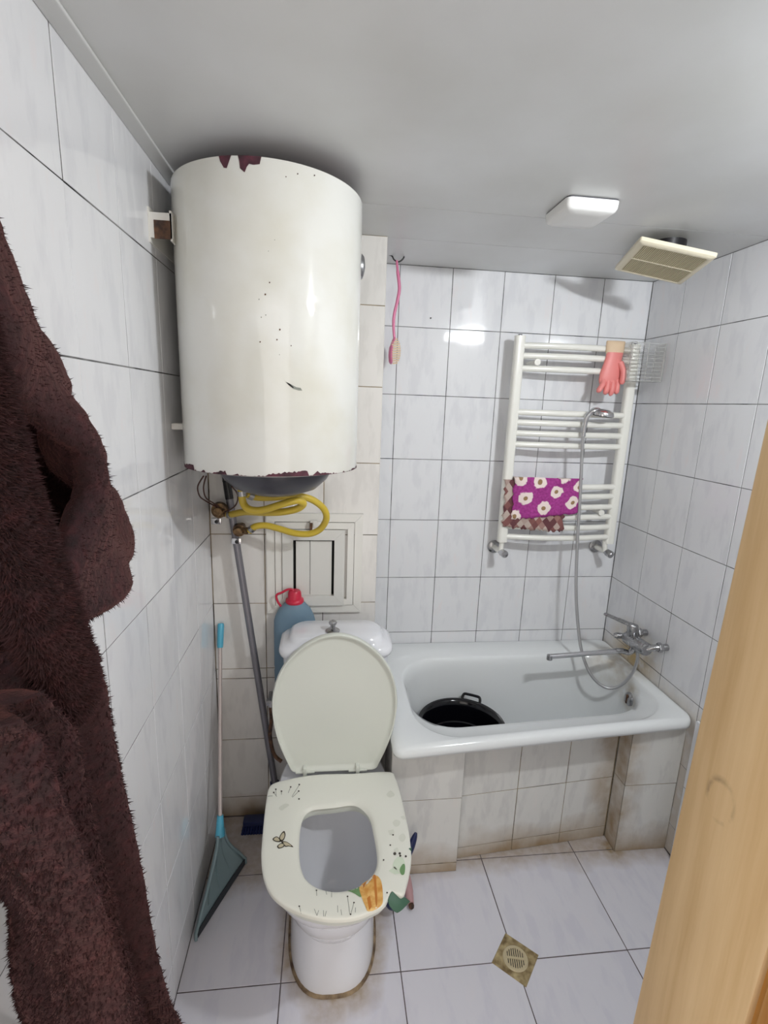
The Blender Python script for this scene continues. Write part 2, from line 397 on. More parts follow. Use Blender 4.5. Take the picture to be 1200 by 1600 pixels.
# floor
fl = struct('floor', MB().box((XL-.12, -2.9, -.1), (.12, .12, -G)), M_GROUTF, 'large pale floor tiles around the toilet and drain', 'floor')
tiles(fl, (0, 0, 0), (1, 0, 0), (0, 1, 0), [XL, -1.371, -1.036, -.698, -.35, -.001], [-2.56, -2.225, -1.89, -1.554, -1.218, -.882, -.55, -.3, -.001], M_FLOOR, gap=.003, wob=.0006,
      skip=lambda x, y: y > -.29 and x < -1.2)
# tiled bath panel: two piers and a recessed middle
bp = struct('wall_bath_panel', MB().box((-1.043+G, -.59+G, 0), (-.80-G, -.566, .521)).box((-.81, -.59+G, 0), (-.80-G, -.545, .500)).prism([(-.81, -.545+G, 0), (-.2, -.492+G, 0), (-.2, -.484, 0), (-.81, -.537, 0)], (0, 0, .507)).box((-.2+G, -.56+G, 0), (-.001, -.535, .521)).box((-.2+G, -.56+G, 0), (-.19, -.495, .498)).box((-1.043+G, -.57, 0), (-1.02, -.02, .521)),
            M_GROUTL, 'grimy tiled panel closing the front of the bathtub')
tiles(bp, (0, -.59, 0), (1, 0, 0), (0, 0, 1), [-1.043, -.80], [0, .036, .296, .522], M_TILE_LOW)
_u = Vector((.6, .053, 0)).normalized()
tiles(bp, (-.80, -.545, 0), _u, (0, 0, 1), [.003, .222, .411, .599], [0, .045, .26, .508], M_TILE_LOW)
tiles(bp, (0, -.56, 0), (1, 0, 0), (0, 0, 1), [-.2, -.001], [0, .28, .522], M_TILE_LOW)
tiles(bp, (-.2, 0, 0), (0, -1, 0), (0, 0, 1), [.492, .5585], [0, .28, .502], M_TILE_LOW)
tiles(bp, (-.80, 0, 0), (0, 1, 0), (0, 0, 1), [-.5885, -.545], [0, .296, .500], M_TILE_LOW)
tiles(bp, (-1.043, 0, 0), (0, -1, 0), (0, 0, 1), [.02, .22, .42, .5885], [0, .036, .296, .522], M_TILE_LOW)
# door frame
df = thing('door_1', (XD, YF-.08, 0), 'pine door frame at the right edge of the doorway', 'door frame', kind='structure')
obj('jamb', MB().box((XD, -1.666, 0), (XD+.035, -1.555, 2.06), .003), M_WOOD, df, 40)
obj('stop_groove', MB().box((XD+.006, -1.676, 0), (XD+.03, -1.664, 2.06)), M_WOODO, df)
obj('casing', MB().box((XD-.004, -1.705, 0), (XD+.07, -1.675, 2.06), .004), M_WOODO, df, 40)

for _o in df.children:
    for _v in _o.data.vertices: _v.co.y -= .023*(_v.co.z-.75)/.8

# ------------------------------------------------------------------ wall lamp over the room (the light of the place)
wlp = thing('wall_lamp', LAMP_POS+Vector((0, -.035, 0)), 'slim white wall lamp high on the wall beside the door', 'lamp')
obj('lamp_base', MB().box(LAMP_POS+Vector((-.13, -.035, -.03)), LAMP_POS+Vector((.13, -.012, .03)), .004), M_LAMPP, wlp, 40)
obj('diffuser', MB().box(LAMP_POS+Vector((-.12, -.012, -.025)), LAMP_POS+Vector((.12, .004, .025)), .006), M_EMIT, wlp, 40)
la = bpy.data.lights.new('lamp_light', 'AREA'); la.shape = 'RECTANGLE'; la.size = .23; la.size_y = .045; la.energy = LAMP_W; la.color = (.95, .98, 1)
lo = bpy.data.objects.new('lamp_light', la); COL.objects.link(lo); lo.parent = wlp
lo.location = Vector((0, .045, -.002)); lo.rotation_euler = (R(68), 0, R(24))

# ------------------------------------------------------------------ bathtub
tub = thing('bathtub', (-.525, -.3, 0), 'short white enamel bathtub with rolled rim in the tiled alcove', 'bathtub')
def tmap(x, y, z):
    fr = .682+(x+1.05)/1.048*(.592-.682)
    return Vector((x, y*fr/.65, z))
def tring(l, r_, b, f_, rad, z, n=10):
    return [tmap(x, y, z) for x, y in rrect((l+r_)/2, (b+f_)/2, (r_-l)/2, (b-f_)/2, rad, n)]
L0, R0, B0, F0 = -1.052, -.003, -.002, -.65
rings = [tring(L0+.012, R0, B0, F0+.012, .03, .522), tring(L0+.004, R0, B0, F0+.004, .032, .524), tring(L0, R0, B0, F0, .035, .536),
         tring(L0+.002, R0, B0, F0+.002, .035, .550), tring(L0+.012, R0-.002, B0-.002, F0+.012, .035, .558), tring(L0+.03, R0-.01, B0-.01, F0+.020, .05, .560),
         tring(-.972, -.045, -.125, F0+.032, .16, .558), tring(-.966, -.050, -.131, F0+.037, .16, .553), tring(-.960, -.055, -.137, F0+.055, .16, .540), tring(-.955, -.058, -.142, F0+.112, .16, .522), tring(-.953, -.059, -.144, F0+.145, .16, .507),
         tring(-.945, -.062, -.15, F0+.146, .15, .46), tring(-.915, -.075, -.165, F0+.15, .13, .33), tring(-.89, -.088, -.175, F0+.155, .12, .25),
         tring(-.87, -.11, -.19, F0+.17, .10, .205), tring(-.82, -.16, -.22, F0+.19, .08, .188), tring(-.6, -.3, -.31, -.35, .015, .183)]
obj('tub_shell', MB().loft(rings, True, False, True), M_TUB, tub, 60)
ov = thing_ov = at(983, 1092, x=-.064)
a0 = Vector((-1, 0, .12)).normalized()
oo = obj('overflow_plate', MB().lathe([(.0005, .010), (.012, .0095), (.022, .007), (.027, .002), (.027, -.006)], ov, a0, 28), M_CHROMED, tub, 40)
obj('overflow_bar', MB().box(ov+Vector((-.013, -.003, -.018)), ov+Vector((-.008, .003, .018))), M_RUSTB, oo)
obj('tub_drain', MB().lathe([(.0005, .003), (.02, .003), (.026, .0005), (.026, -.003)], (-.2, -.38, .188), (0, 0, 1), 24), M_CHROMED, tub, 40)

# black basin lying in the tub
bc = Vector((-.745, -.352, .19))
bas = thing('wash_basin', bc, 'black enamel wash basin with loop handles lying in the tub', 'basin')
prof = [(.0005, .0), (.115, 0), (.132, .012), (.150, .10), (.162, .205), (.170, .213), (.177, .214), (.179, .220), (.175, .226), (.168, .226), (.160, .222), (.153, .20), (.1465, .135), (.1405, .132), (.128, .03), (.112, .016), (.0005, .014)]
prof = [(a*.94, b_*.96) for a, b_ in prof]
obj('basin_body', MB().lathe(prof, bc, n=64), M_BLACKE, bas, 50)
for sgn in (1, -1):
    ang = R(62) if sgn > 0 else R(242)
    d = Vector((math.cos(ang), math.sin(ang), 0)); t = Vector((-d.y, d.x, 0)); c0 = bc+d*.162+Vector((0, 0, .207))
    pts = [c0+t*.034, c0+t*.036+d*.006+Vector((0, 0, .010)), c0+t*.031+d*.014+Vector((0, 0, .022)), c0+t*.012+d*.015+Vector((0, 0, .024)), c0-t*.012+d*.015+Vector((0, 0, .024)), c0-t*.031+d*.014+Vector((0, 0, .022)), c0-t*.036+d*.006+Vector((0, 0, .010)), c0-t*.034]
    obj('handle', MB().tube(cat(pts, 5), .0055, 10), M_BLACKE, bas, 60)

# ------------------------------------------------------------------ toilet
TX = -1.228
toi = thing('toilet', (TX, -.70, 0), 'white ceramic toilet with raised lid and printed seat pad', 'toilet')
def egg(z, hw, yb, yf, yc, p=2.5, n=48, cx=TX):
    out = []
    for k in range(n):
        a = 2*PI*k/n; c, s_ = math.cos(a), math.sin(a)
        x = cx+hw*math.copysign(abs(c)**(2/p), c); q = abs(s_)**(2/p)
        out.append(Vector((x, yc+q*(yb-yc) if s_ > 0 else yc+q*(yf-yc), z)))
    return out
rg = [egg(0, .127, -.46, -.925, -.70, 2.7), egg(.02, .127, -.46, -.925, -.70, 2.7), egg(.05, .125, -.46, -.919, -.70, 2.7), egg(.14, .124, -.46, -.915, -.70, 2.6), egg(.22, .127, -.45, -.922, -.71, 2.5),
      egg(.265, .138, -.44, -.945, -.72, 2.5), egg(.305, .158, -.42, -.985, -.73, 2.5), egg(.355, .174, -.40, -1.02, -.74, 2.5), egg(.392, .176, -.385, -1.03, -.75, 2.6), egg(.404, .176, -.385, -1.03, -.75, 2.6), egg(.41, .170, -.39, -1.024, -.75, 2.6),
      egg(.41, .138, -.672, -.995, -.83, 2.4), egg(.402, .132, -.68, -.988, -.83, 2.4), egg(.37, .130, -.684, -.984, -.83, 2.4), egg(.33, .134, -.682, -.988, -.83, 2.4), egg(.26, .122, -.69, -.972, -.83, 2.3), egg(.2, .098, -.705, -.94, -.825, 2.2), egg(.165, .07, -.73, -.90, -.815, 2.1), egg(.15, .05, -.75, -.87, -.81, 2)]
obj('bowl', MB().loft(rg, True, True, True), M_CERAMIC, toi, 50)
obj('base_sealant', MB().loft([egg(0.0005, .1335, -.455, -.933, -.70, 2.7), egg(.004, .131, -.457, -.930, -.70, 2.7), egg(.007, .126, -.46, -.922, -.70, 2.7)]), M_SEAL, toi, 50)
def rbox_ring(cx, cy, hx, hy, r, z): return [Vector((x, y, z)) for x, y in rrect(cx, cy, hx, hy, r, 6)]
TY = -.462
obj('tank', MB().loft([rbox_ring(TX+.004, TY+.004, .135, .065, .04, .408), rbox_ring(TX+.004, TY+.004, .150, .072, .04, .43), rbox_ring(TX+.004, TY+.003, .163, .078, .045, .6), rbox_ring(TX+.004, TY+.003, .168, .080, .045, .784)], True, True, True), M_CERAMIC, toi, 50)
lr = [(.172, .083, .05, .786), (.178, .089, .052, .792), (.181, .092, .054, .804), (.178, .090, .052, .817), (.167, .083, .05, .825), (.156, .077, .05, .829), (.150, .074, .05, .836), (.145, .071, .048, .847), (.136, .064, .046, .852), (.06, .02, .018, .853)]
tl = obj('tank_lid', MB().loft([rbox_ring(TX+.004, TY, a, b, c, z) for a, b, c, z in lr], True, True, True), M_CERAMIC, toi, 60)
bpz = Vector((TX-.008, TY-.02, .853))
obj('flush_button', MB().lathe([(.0005, -.002), (.022, -.001), (.023, .004), (.017, .008), (.009, .010), (.008, .024), (.012, .026), (.0135, .031), (.011, .035), (.0005, .036)], bpz, n=24), M_CHROMED, toi, 50)
# lid: egg-shaped cover leaning on the tank
hb, ht = Vector((TX+.002, -.592, .436)), Vector((TX+.002, -.566, .892))
up_ = (ht-hb); LH = up_.length; up_.normalize(); rt_ = Vector((1, 0, -.012)).normalized(); nl = rt_.cross(up_).normalized()
lidp = []
prof_l = [(0, .125), (.015, .139), (.06, .149), (.14, .165), (.25, .183), (.37, .195), (.5, .2), (.62, .193), (.73, .176), (.83, .147), (.91, .109), (.965, .068), (.99, .034)]
for t, hw in prof_l: lidp.append((hw*.965, t*LH))
outl = [(x, y) for x, y in lidp]+[(0, LH*1.0)]+[(-x, y) for x, y in reversed(lidp)]
outl = [(p.x, p.y) for p in cat([(x, y, 0) for x, y in outl], 4)]
cen = (0, LH*.45)
def lring(s_, d): return [hb+rt_*(cen[0]+(x-cen[0])*s_)+up_*(cen[1]+(y-cen[1])*s_)+nl*d for x, y in outl]
# front (facing camera) is nl with sign toward -y
if nl.y > 0: nl = -nl
lid = obj('lid', MB().loft([lring(.90, -.002), lring(.97, -.003), lring(.995, 0), lring(1.0, .006), lring(.995, .014), lring(.985, .017), lring(.965, .0165), lring(.945, .009), lring(.90, .0065), lring(.5, .0055)], True, True, True), M_SEAT, toi, 55)
for hx in (-.092, .072):
    hp = hb+rt_*hx+Vector((0, -.004, 0))
    h_ = obj('hinge', MB().box(hp+Vector((-.006, -.02, -.02)), hp+Vector((.006, .004, .022)), .002), M_SEAT, toi, 40)
    obj('hinge_pin', MB().tube([hp+Vector((-.028, -.012, .004)), hp+Vector((.03, -.012, .004))], .005, 10), M_SEAT, h_, 40)
# seat pad
def q5(x, y, z=.446): return at(400+x/4.615, 1210+y/4.615, z=z)
PO = [(360, 8), (220, 36), (130, 60), (92, 96), (75, 180), (62, 280), (48, 430), (38, 560), (42, 660), (62, 760), (110, 860), (200, 940), (330, 1000), (480, 1038), (600, 1045), (720, 1030), (830, 990), (925, 940), (960, 872), (985, 842), (1055, 872), (1085, 800), (1112, 680), (1120, 580), (1105, 430), (1075, 280), (1040, 130), (1004, 20), (960, -22), (700, -8), (500, -4)]
PH = [(430, 235), (560, 222), (690, 205), (760, 230), (820, 300), (845, 400), (870, 540), (870, 640), (830, 720), (750, 790), (620, 828), (520, 825), (420, 790), (350, 720), (315, 600), (315, 420), (335, 310), (370, 260)]
PC = q5(585, 520)
def polar(poly, n=180, sub=6):
    pts = cat([q5(*p) for p in poly], sub, True)
    an = [(math.atan2(p.y-PC.y, p.x-PC.x), (p-PC).length) for p in pts]; res = []
    for k in range(n):
        a = -PI+2*PI*k/n; best = 0
        for i in range(len(an)):
            a1, r1 = an[i]; a2, r2 = an[(i+1) % len(an)]
            d1 = (a1-a+PI) % (2*PI)-PI; d2 = (a2-a+PI) % (2*PI)-PI
            if abs(d1-d2) < 1 and d1*d2 <= 0 and abs(d1)+abs(d2) > 1e-9:
                rr = r1+(r2-r1)*abs(d1)/(abs(d1)+abs(d2)); best = max(best, rr)
        res.append(best)
    return res
RO, RH = polar(PO), polar(PH)
PRF = [(0, .436), (0, .4435), (.012, .4455), (.04, .4468), (.12, .4475), (.3, .4475), (.6, .4475), (.82, .4465), (.92, .4445), (.97, .441), (1.0, .436), (.97, .433), (.5, .433)]
def padz(t):
    tt = [(a, b) for a, b in PRF[1:11]]; return interp(tt, t)[0]
NP = len(RO)
def pring(t, z, out=0):
    r = []
    for k in range(NP):
        a = -PI+2*PI*k/NP; rr = RO[k]+out+(RH[k]-RO[k])*t
        r.append(Vector((PC.x+rr*math.cos(a), PC.y+rr*math.sin(a), z)))
    return r
pad = obj('seat_pad', MB().loft([pring(.06, .434)]+[pring(t, z) for t, z in PRF]+[pring(.06, .434)]), M_PAD, toi, 60)
obj('seat_ring', MB().loft([pring(.18, .411), pring(.13, .418), pring(.12, .434), pring(.93, .434), pring(.96, .425), pring(.94, .411), pring(.18, .411)]), M_SEAT, toi, 50)
def decal(name, polys, m, dz=.0006, rnd_=True):
    b = bmesh.new()
    for poly in polys:
        P = [q5(p[0], p[1]) for p in (cat([(x, y, 0) for x, y in poly], 3, True) if rnd_ and len(poly) > 4 else poly)]; vs = [b.verts.new((p.x, p.y, 0)) for p in P]; b.faces.new(vs)
    bmesh.ops.triangulate(b, faces=b.faces); bmesh.ops.subdivide_edges(b, edges=b.edges, cuts=2, use_grid_fill=True)
    b.verts.index_update(); mb = MB(); vs = []
    for q in b.verts:
        a = math.atan2(q.co.y-PC.y, q.co.x-PC.x); k = (a+PI)/(2*PI)*NP; i = int(k) % NP; fr = k-int(k)
        ro = RO[i]+(RO[(i+1) % NP]-RO[i])*fr; rh = RH[i]+(RH[(i+1) % NP]-RH[i])*fr
        r = math.hypot(q.co.x-PC.x, q.co.y-PC.y); t = max(0, min(1, (ro-r)/(ro-rh)))
        vs.append(Vector((q.co.x, q.co.y, padz(t)+dz)))
    mb.add(vs, [tuple(q.index for q in f.verts) for f in b.faces]); b.free()
    o_ = obj(name, mb, m, pad, recalc=True)
    if len(polys) > 1: o_['kind'] = 'stuff'
    return o_
M_INKD = mat('print_dark', C8(62, 56, 46), .5); M_INKB = mat('print_beige', C8(196, 186, 158), .5); M_INKG = mat('print_grey', C8(128, 132, 122), .5)
M_INKL = mat('print_pale', C8(219, 220, 208), .5)
M_TUL = mat('print_tulip', C8(222, 168, 84), .5); n = tex(M_TUL, 60, 4); basec(M_TUL, ramp(M_TUL, n.outputs['Fac'], [(.35, C8(206, 142, 60)), (.65, C8(232, 190, 116))]))
M_TULD = mat('print_tulip_shade', C8(196, 120, 44), .5); M_LEAF = mat('print_leaf', C8(112, 150, 100), .5); M_LEAFD = mat('print_leaf_dark', C8(64, 100, 80), .5); M_LEAFP = mat('print_leaf_pale', C8(212, 222, 202), .5)
def shrink(poly, s_):
    cx = sum(p[0] for p in poly)/len(poly); cy = sum(p[1] for p in poly)/len(poly); return [(cx+(x-cx)*s_, cy+(y-cy)*s_) for x, y in poly]
wings = [[(165, 472), (178, 436), (203, 412), (213, 440), (202, 475), (183, 490)], [(118, 472), (145, 452), (168, 464), (180, 490), (142, 490)], [(182, 490), (215, 488), (240, 500), (270, 526), (236, 522), (208, 525)], [(152, 522), (180, 500), (207, 506), (200, 528), (164, 540)]]
decal('butterfly_print', wings, M_INKD, .0006)
decal('butterfly_wing_fill', [shrink(p, .68) for p in wings], M_INKB, .0010)
def line(a, b, wd=3.2):
    dx, dy = b[0]-a[0], b[1]-a[1]; l = math.hypot(dx, dy); nx, ny = -dy/l*wd/2, dx/l*wd/2
    return [(a[0]+nx, a[1]+ny), (b[0]+nx, b[1]+ny), (b[0]-nx, b[1]-ny), (a[0]-nx, a[1]-ny)]
def dot(x, y, r=5): return [(x+r*math.cos(PI*k/3), y+r*math.sin(PI*k/3)) for k in range(6)]
tw = [((145, 160), (143, 112)), ((150, 165), (128, 135)), ((120, 160), (85, 160)), ((184, 150), (184, 126)), ((232, 138), (250, 95)), ((258, 165), (312, 80)), ((262, 170), (308, 126)), ((326, 1000), (312, 958)), ((440, 1022), (420, 975)), ((440, 1022), (452, 985)), ((488, 1028), (486, 985)), ((498, 1028), (508, 990)), ((438, 880), (436, 840)), ((510, 870), (502, 830)), ((545, 890), (546, 835)), ((676, 1012), (660, 885)), ((684, 1010), (706, 930)), ((716, 1000), (718, 965)), ((618, 1020), (612, 980)), ((590, 1000), (588, 950))]
decal('twig_print', [line(a, b) for a, b in tw], M_INKG, .0006)
dots = [(143, 112), (184, 126), (250, 95), (312, 78), (308, 125), (310, 181), (128, 135), (312, 956), (436, 838), (545, 836), (660, 884), (706, 930), (682, 1014), (988, 441), (968, 515), (920, 620), (945, 858)]
decal('bud_print', [dot(x, y, 6) for x, y in dots]+[dot(1000, 577, 11), dot(1036, 575, 9), dot(1080, 596, 8), dot(1040, 592, 8)], M_INKD, .0008)
decal('faded_flower_print', [[(940, 150), (970, 120), (1000, 150), (985, 165), (960, 170)], [(985, 350), (1010, 330), (1040, 345), (1030, 375), (1000, 380)], [(950, 410), (990, 400), (1000, 430), (965, 440)], [(1030, 450), (1062, 430), (1080, 460), (1060, 490), (1036, 480)], [(165, 245), (210, 215), (240, 225), (215, 245), (185, 265)], [(1040, 310), (1065, 300), (1080, 325), (1060, 330)], [(990, 545), (1020, 530), (1030, 560), (1005, 565)]], M_INKL, .0006)
decal('pale_leaf_print', [[(985, 655), (1020, 600), (1060, 610), (1075, 660), (1060, 700), (1010, 690)], [(955, 700), (1000, 670), (1040, 720), (1000, 726)]], M_LEAFP, .0006)
decal('leaf_print', [[(655, 828), (700, 805), (745, 800), (765, 850), (755, 890), (715, 866)], [(1035, 690), (1060, 650), (1075, 665), (1070, 722), (1048, 728)]], M_LEAF, .0007)
tulip = [(745, 830), (758, 778), (800, 745), (850, 725), (888, 748), (908, 800), (915, 900), (900, 952), (812, 992), (790, 960), (765, 900)]
decal('tulip_print', [tulip], M_TUL, .0010)
decal('tulip_petal_shade', [[(845, 730), (862, 730), (868, 800), (875, 900), (868, 960), (858, 900), (852, 800)], [(800, 900), (820, 880), (835, 960), (815, 985)], [(770, 790), (790, 765), (795, 780), (775, 830)]], M_TULD, .0013)
decal('dark_leaf_print', [[(1100, 540), (1124, 520), (1122, 556)]], M_LEAFD, .0006)
# torn flap of the pad curling down at the front corner
fp = [[(948, 905), (975, 850), (1005, 862)], [(960, 945), (1000, 900), (1050, 880)], [(985, 975), (1030, 940), (1085, 900)], [(1015, 990), (1060, 965), (1105, 915)]]
rows = []
for i, r in enumerate(fp):
    rows.append([q5(x, y, .444-.008*i-.004*abs(j-1)) for j, (x, y) in enumerate(r)])
fine = [cat(r, 6) for r in rows]; cols = list(zip(*fine)); grid = list(zip(*[cat(c, 6) for c in cols]))
mbf = MB().loft([list(r) for r in grid], False); fo = obj('torn_flap', mbf, M_LEAFD, pad, 60, recalc=False)
sm = fo.modifiers.new('thickness', 'SOLIDIFY'); sm.thickness = .0035
mbs = MB().loft([[p+Vector((0, 0, .0028)) for p in list(r)[7:9]] for r in grid], False); fs_ = obj('flap_pale_vein', mbs, M_PAD, pad, 60, recalc=False)
s2 = fs_.modifiers.new('thickness', 'SOLIDIFY'); s2.thickness = .001

# ------------------------------------------------------------------ water heater
HA = Vector((-1.402, -.61, 0)); HR = .222; HZ0, HZ1 = 1.402, 2.040
def oncyl(u, v, off=.0005):
    d = ray(u, v).normalized(); ox, oy = CAM.x-HA.x, CAM.y-HA.y; rr = HR
    a = d.x**2+d.y**2; b = 2*(ox*d.x+oy*d.y); c = ox*ox+oy*oy-rr*rr; t = (-b-math.sqrt(max(b*b-4*a*c, 0)))/(2*a)
    p = CAM+d*t; nn = Vector((p.x-HA.x, p.y-HA.y, 0)).normalized(); return p+nn*off
hea = thing('water_heater', (HA.x, HA.y, HZ0-.07), 'large white cylindrical water heater with chipped rusty edges hung on the left wall', 'water heater')
hp = [(.19, HZ0+.004), (.213, HZ0+.002), (HR-.001, HZ0), (HR, HZ0+.003), (HR, HZ1-.004), (HR-.001, HZ1-.001), (HR-.003, HZ1), (.21, HZ1-.006)]
shell = obj('tank_shell', MB().lathe(hp, (HA.x, HA.y, 0), n=128), M_HEAT, hea, 35)
obj('top_cap', MB().lathe([(.2115, HZ1-.03), (.2115, HZ1-.006), (.19, HZ1+.004), (.1, HZ1+.012), (.0005, HZ1+.014)], (HA.x, HA.y, 0), n=96), M_RUST, hea, 40)
obj('bottom_cover', MB().lathe([(.2, HZ0+.02), (.2, HZ0-.004), (.12, HZ0-.006), (.0005, HZ0-.006)], (HA.x, HA.y, 0), n=96), M_HEAT, hea, 40)
DC = Vector((HA.x+.006, HA.y, HZ0))
obj('element_cover', MB().lathe([(.148, -.004), (.15, -.010), (.136, -.034), (.108, -.060), (.065, -.076), (.0005, -.081)], DC, n=64), M_DARKG, hea, 60)
# chipped paint: jagged bottom band and top notches
rnd = random.Random(3)
mb = MB(); N_ = 150; hi = []
h = .004
for k in range(N_+1):
    h = max(.0005, min(.013, h+rnd.uniform(-.004, .0041)))
    if rnd.random() < .08: h = .0006
    hi.append(h)
for k, px in ((None, None),): pass
th0, th1 = R(-175), R(-5)
lo_, up2 = [], []
for k in range(N_+1):
    a = th0+(th1-th0)*k/N_; dx, dy = math.cos(a), math.sin(a)
    lo_.append(Vector((HA.x+dx*(HR+.0005), HA.y+dy*(HR+.0005), HZ0+.0003))); up2.append(Vector((HA.x+dx*(HR+.0005), HA.y+dy*(HR+.0005), HZ0+.0003+hi[k])))
obj('rust_band', MB().loft([lo_, up2], False), M_RUST, shell, recalc=False)
def cpoly(pts, m, name, off=.0006):
    b = bmesh.new(); b.faces.new([b.verts.new(oncyl(u, v, off)) for u, v in pts])
    bmesh.ops.triangulate(b, faces=b.faces)
    if len(pts) != 8: bmesh.ops.subdivide_edges(b, edges=b.edges, cuts=4, use_grid_fill=True)
    b.verts.index_update(); vs = []
    for q in b.verts:
        n_ = Vector((q.co.x-HA.x, q.co.y-HA.y, 0)).normalized()*(HR+off); vs.append(Vector((HA.x+n_.x, HA.y+n_.y, min(q.co.z, HZ1-.001))))
    mb_ = MB().add(vs, [tuple(q.index for q in f.verts) for f in b.faces]); b.free()
    return obj(name, mb_, m, shell, recalc=False)
def r1(x, y): return (200+x/2.857, 200+y/2.857)
cpoly([r1(*p) for p in [(402, 112), (412, 150), (428, 178), (441, 180), (455, 140), (466, 106), (440, 100)]], M_RUST, 'rust_chip')
cpoly([r1(*p) for p in [(486, 104), (497, 150), (500, 180), (521, 199), (530, 175), (546, 153), (560, 165), (588, 162), (598, 116), (540, 100)]], M_RUST, 'rust_chip')
cpoly([r1(*p) for p in [(332, 124), (345, 131), (370, 128), (400, 118), (398, 108), (350, 116)]], M_RUST, 'rust_chip')
for (x, y, r_) in [(632, 690, 5), (613, 743, 6), (585, 765, 4), (595, 845, 4), (615, 835, 4), (678, 900, 6), (590, 955, 5), (665, 945, 5), (728, 972, 4), (705, 218, 4), (757, 205, 5), (832, 212, 5), (655, 500, 3), (627, 550, 3), (676, 1012, 3)]:
    dk = M_RUSTB if r_ >= 5 or y < 300 or y in (972,) else M_INKG
    cpoly([r1(x+r_*.62*math.cos(PI*k/4), y+r_*.75*math.sin(PI*k/4)) for k in range(8)], dk, 'paint_pit')
cpoly([r1(*p) for p in [(703, 1132), (720, 1140), (742, 1156), (770, 1160), (778, 1172), (762, 1172), (738, 1164), (716, 1146)]], M_INKG, 'paint_gash')
cpoly([r1(*p) for p in [(705, 1134), (722, 1142), (740, 1158), (736, 1161), (718, 1148)]], M_BLACK, 'paint_gash', .0009)
# thermometer dial on the far right flank
td = at(565, 418, y=-.57); dn_ = Vector((td.x-HA.x, td.y-HA.y, 0)).normalized(); dp = Vector((HA.x, HA.y, td.z))+dn_*HR
dial = obj('thermometer', MB().lathe([(.032, -.004), (.032, .004), (.028, .009), (.015, .013), (.0005, .014)], dp, dn_, 32), M_CHROMED, hea, 50)
# wall bracket
b0 = at(232, 346, x=XL)
br = obj('wall_bracket', MB().box((XL+.0005, b0.y-.006, 1.895), (XL+.004, b0.y+.20, 1.965)).box((XL+.004, b0.y-.004, 1.905), (XL+.05, b0.y+.0, 1.955)).box((XL+.045, b0.y-.004, 1.9), (XL+.049, b0.y+.2, 1.96)), M_PVC, hea)
obj('rust_stain', MB().box((XL+.012, b0.y-.0048, 1.903), (XL+.046, b0.y-.0042, 1.94)), M_RUSTB, br)
for dz in (.012, .03, .05):
    obj('bolt', MB().lathe([(.004, 0), (.004, .003), (.0005, .004)], (XL+.004, b0.y+.004, 1.9+dz), (1, 0, 0), 8), M_CHROMED, br)
obj('lower_spacer', MB().box((XL+.001, -.66, 1.49), (XL+.03, -.63, 1.506), .003), M_PVC, hea, 40)

# yellow hoses
def hose(name, pts, label):
    P = cat([at(u, v, y=y) for u, v, y in pts], 8)
    o = thing(name, P[-1], label, 'hose', 'yellow hoses under the water heater')
    obj('hose_tube', MB().tube(P, .0105, 14), M_YEL, o, 60)
    for q, p2 in ((P[0], P[1]), (P[-1], P[-2])):
        d = (p2-q).normalized(); obj('hose_clamp', MB().tube([q+d*.006, q+d*.02], .0125, 14), M_CHROMED, o, 40)
    return o
hose('gas_hose', [(377, 764, -.56), (380, 786, -.56), (390, 796, -.57), (410, 797, -.57), (440, 788, -.58), (464, 782, -.58), (474, 787, -.565), (464, 795, -.55), (440, 800, -.53), (412, 801, -.50), (382, 800, -.44), (356, 805, -.385)], 'yellow hose folded back left to the upper valve')
hose('gas_hose', [(386, 772, -.53), (402, 777, -.52), (430, 777, -.51), (460, 775, -.50), (486, 780, -.48), (505, 794, -.46), (510, 810, -.44), (501, 826, -.42), (484, 834, -.41), (460, 833, -.40), (436, 826, -.39), (414, 821, -.385), (398, 823, -.38), (390, 830, -.372)], 'yellow hose curving in a wide loop to the lower valve')
# valves
def valve(c, c2, label, big):
    v = thing('water_valve', c, label, 'valve', 'tarnished valves below the heater')
    obj('valve_body', MB().lathe([(.0005, -.03), (.013, -.03), (.015, -.012), (.021*big, -.01), (.023*big, .008), (.019*big, .018), (.013, .02), (.0125, .05), (.0005, .05)], c, (0, 1, 0), 20).lathe([(.0005, -.002), (.011, -.002), (.012, .03), (.0005, .031)], c, (c2-c), 14), M_BRASS, v, 45)
    hq = c+Vector((.0, -.034, -.026))
    le = obj('lever', MB().box(hq+Vector((-.02, -.004, -.012)), hq+Vector((.012, .002, .008)), .003), M_CHROME, v, 40)
    obj('lever_screw', MB().lathe([(.0005, .0), (.006, 0), (.006, .004), (.0005, .005)], hq+Vector((-.002, -.003, -.003)), (0, -1, 0), 10), M_BLACKP, le)
V1 = at(343, 797, y=-.352); V2 = at(374, 828, y=-.352)
valve(V1, at(356, 805, y=-.385), 'tarnished brass valve in the corner with chrome lever', 1.15)
valve(V2, at(390, 830, y=-.372), 'smaller brass valve right of the grey pole', .95)
# wires
ws = [[(318, 744, -.55), (309, 760, -.5), (312, 775, -.46), (322, 783, -.42), (338, 792, -.365)], [(322, 744, -.56), (318, 762, -.5), (322, 778, -.46), (335, 787, -.40), (345, 795, -.365)], [(362, 760, -.54), (371, 772, -.5), (370, 786, -.46), (362, 795, -.42), (350, 800, -.37)]]
for i, wv in enumerate(ws):
    P = cat([at(u, v, y=y) for u, v, y in wv], 6)
    tag(obj('electric_wire', MB().tube(P, .0022, 6), M_WIRE, None, 60), ['outermost thin brown wire looping left below the heater', 'thin brown wire just inside the outermost left loop', 'thin brown wire hanging right of the pole cap'][i], 'wire', 'brown wires below the heater')

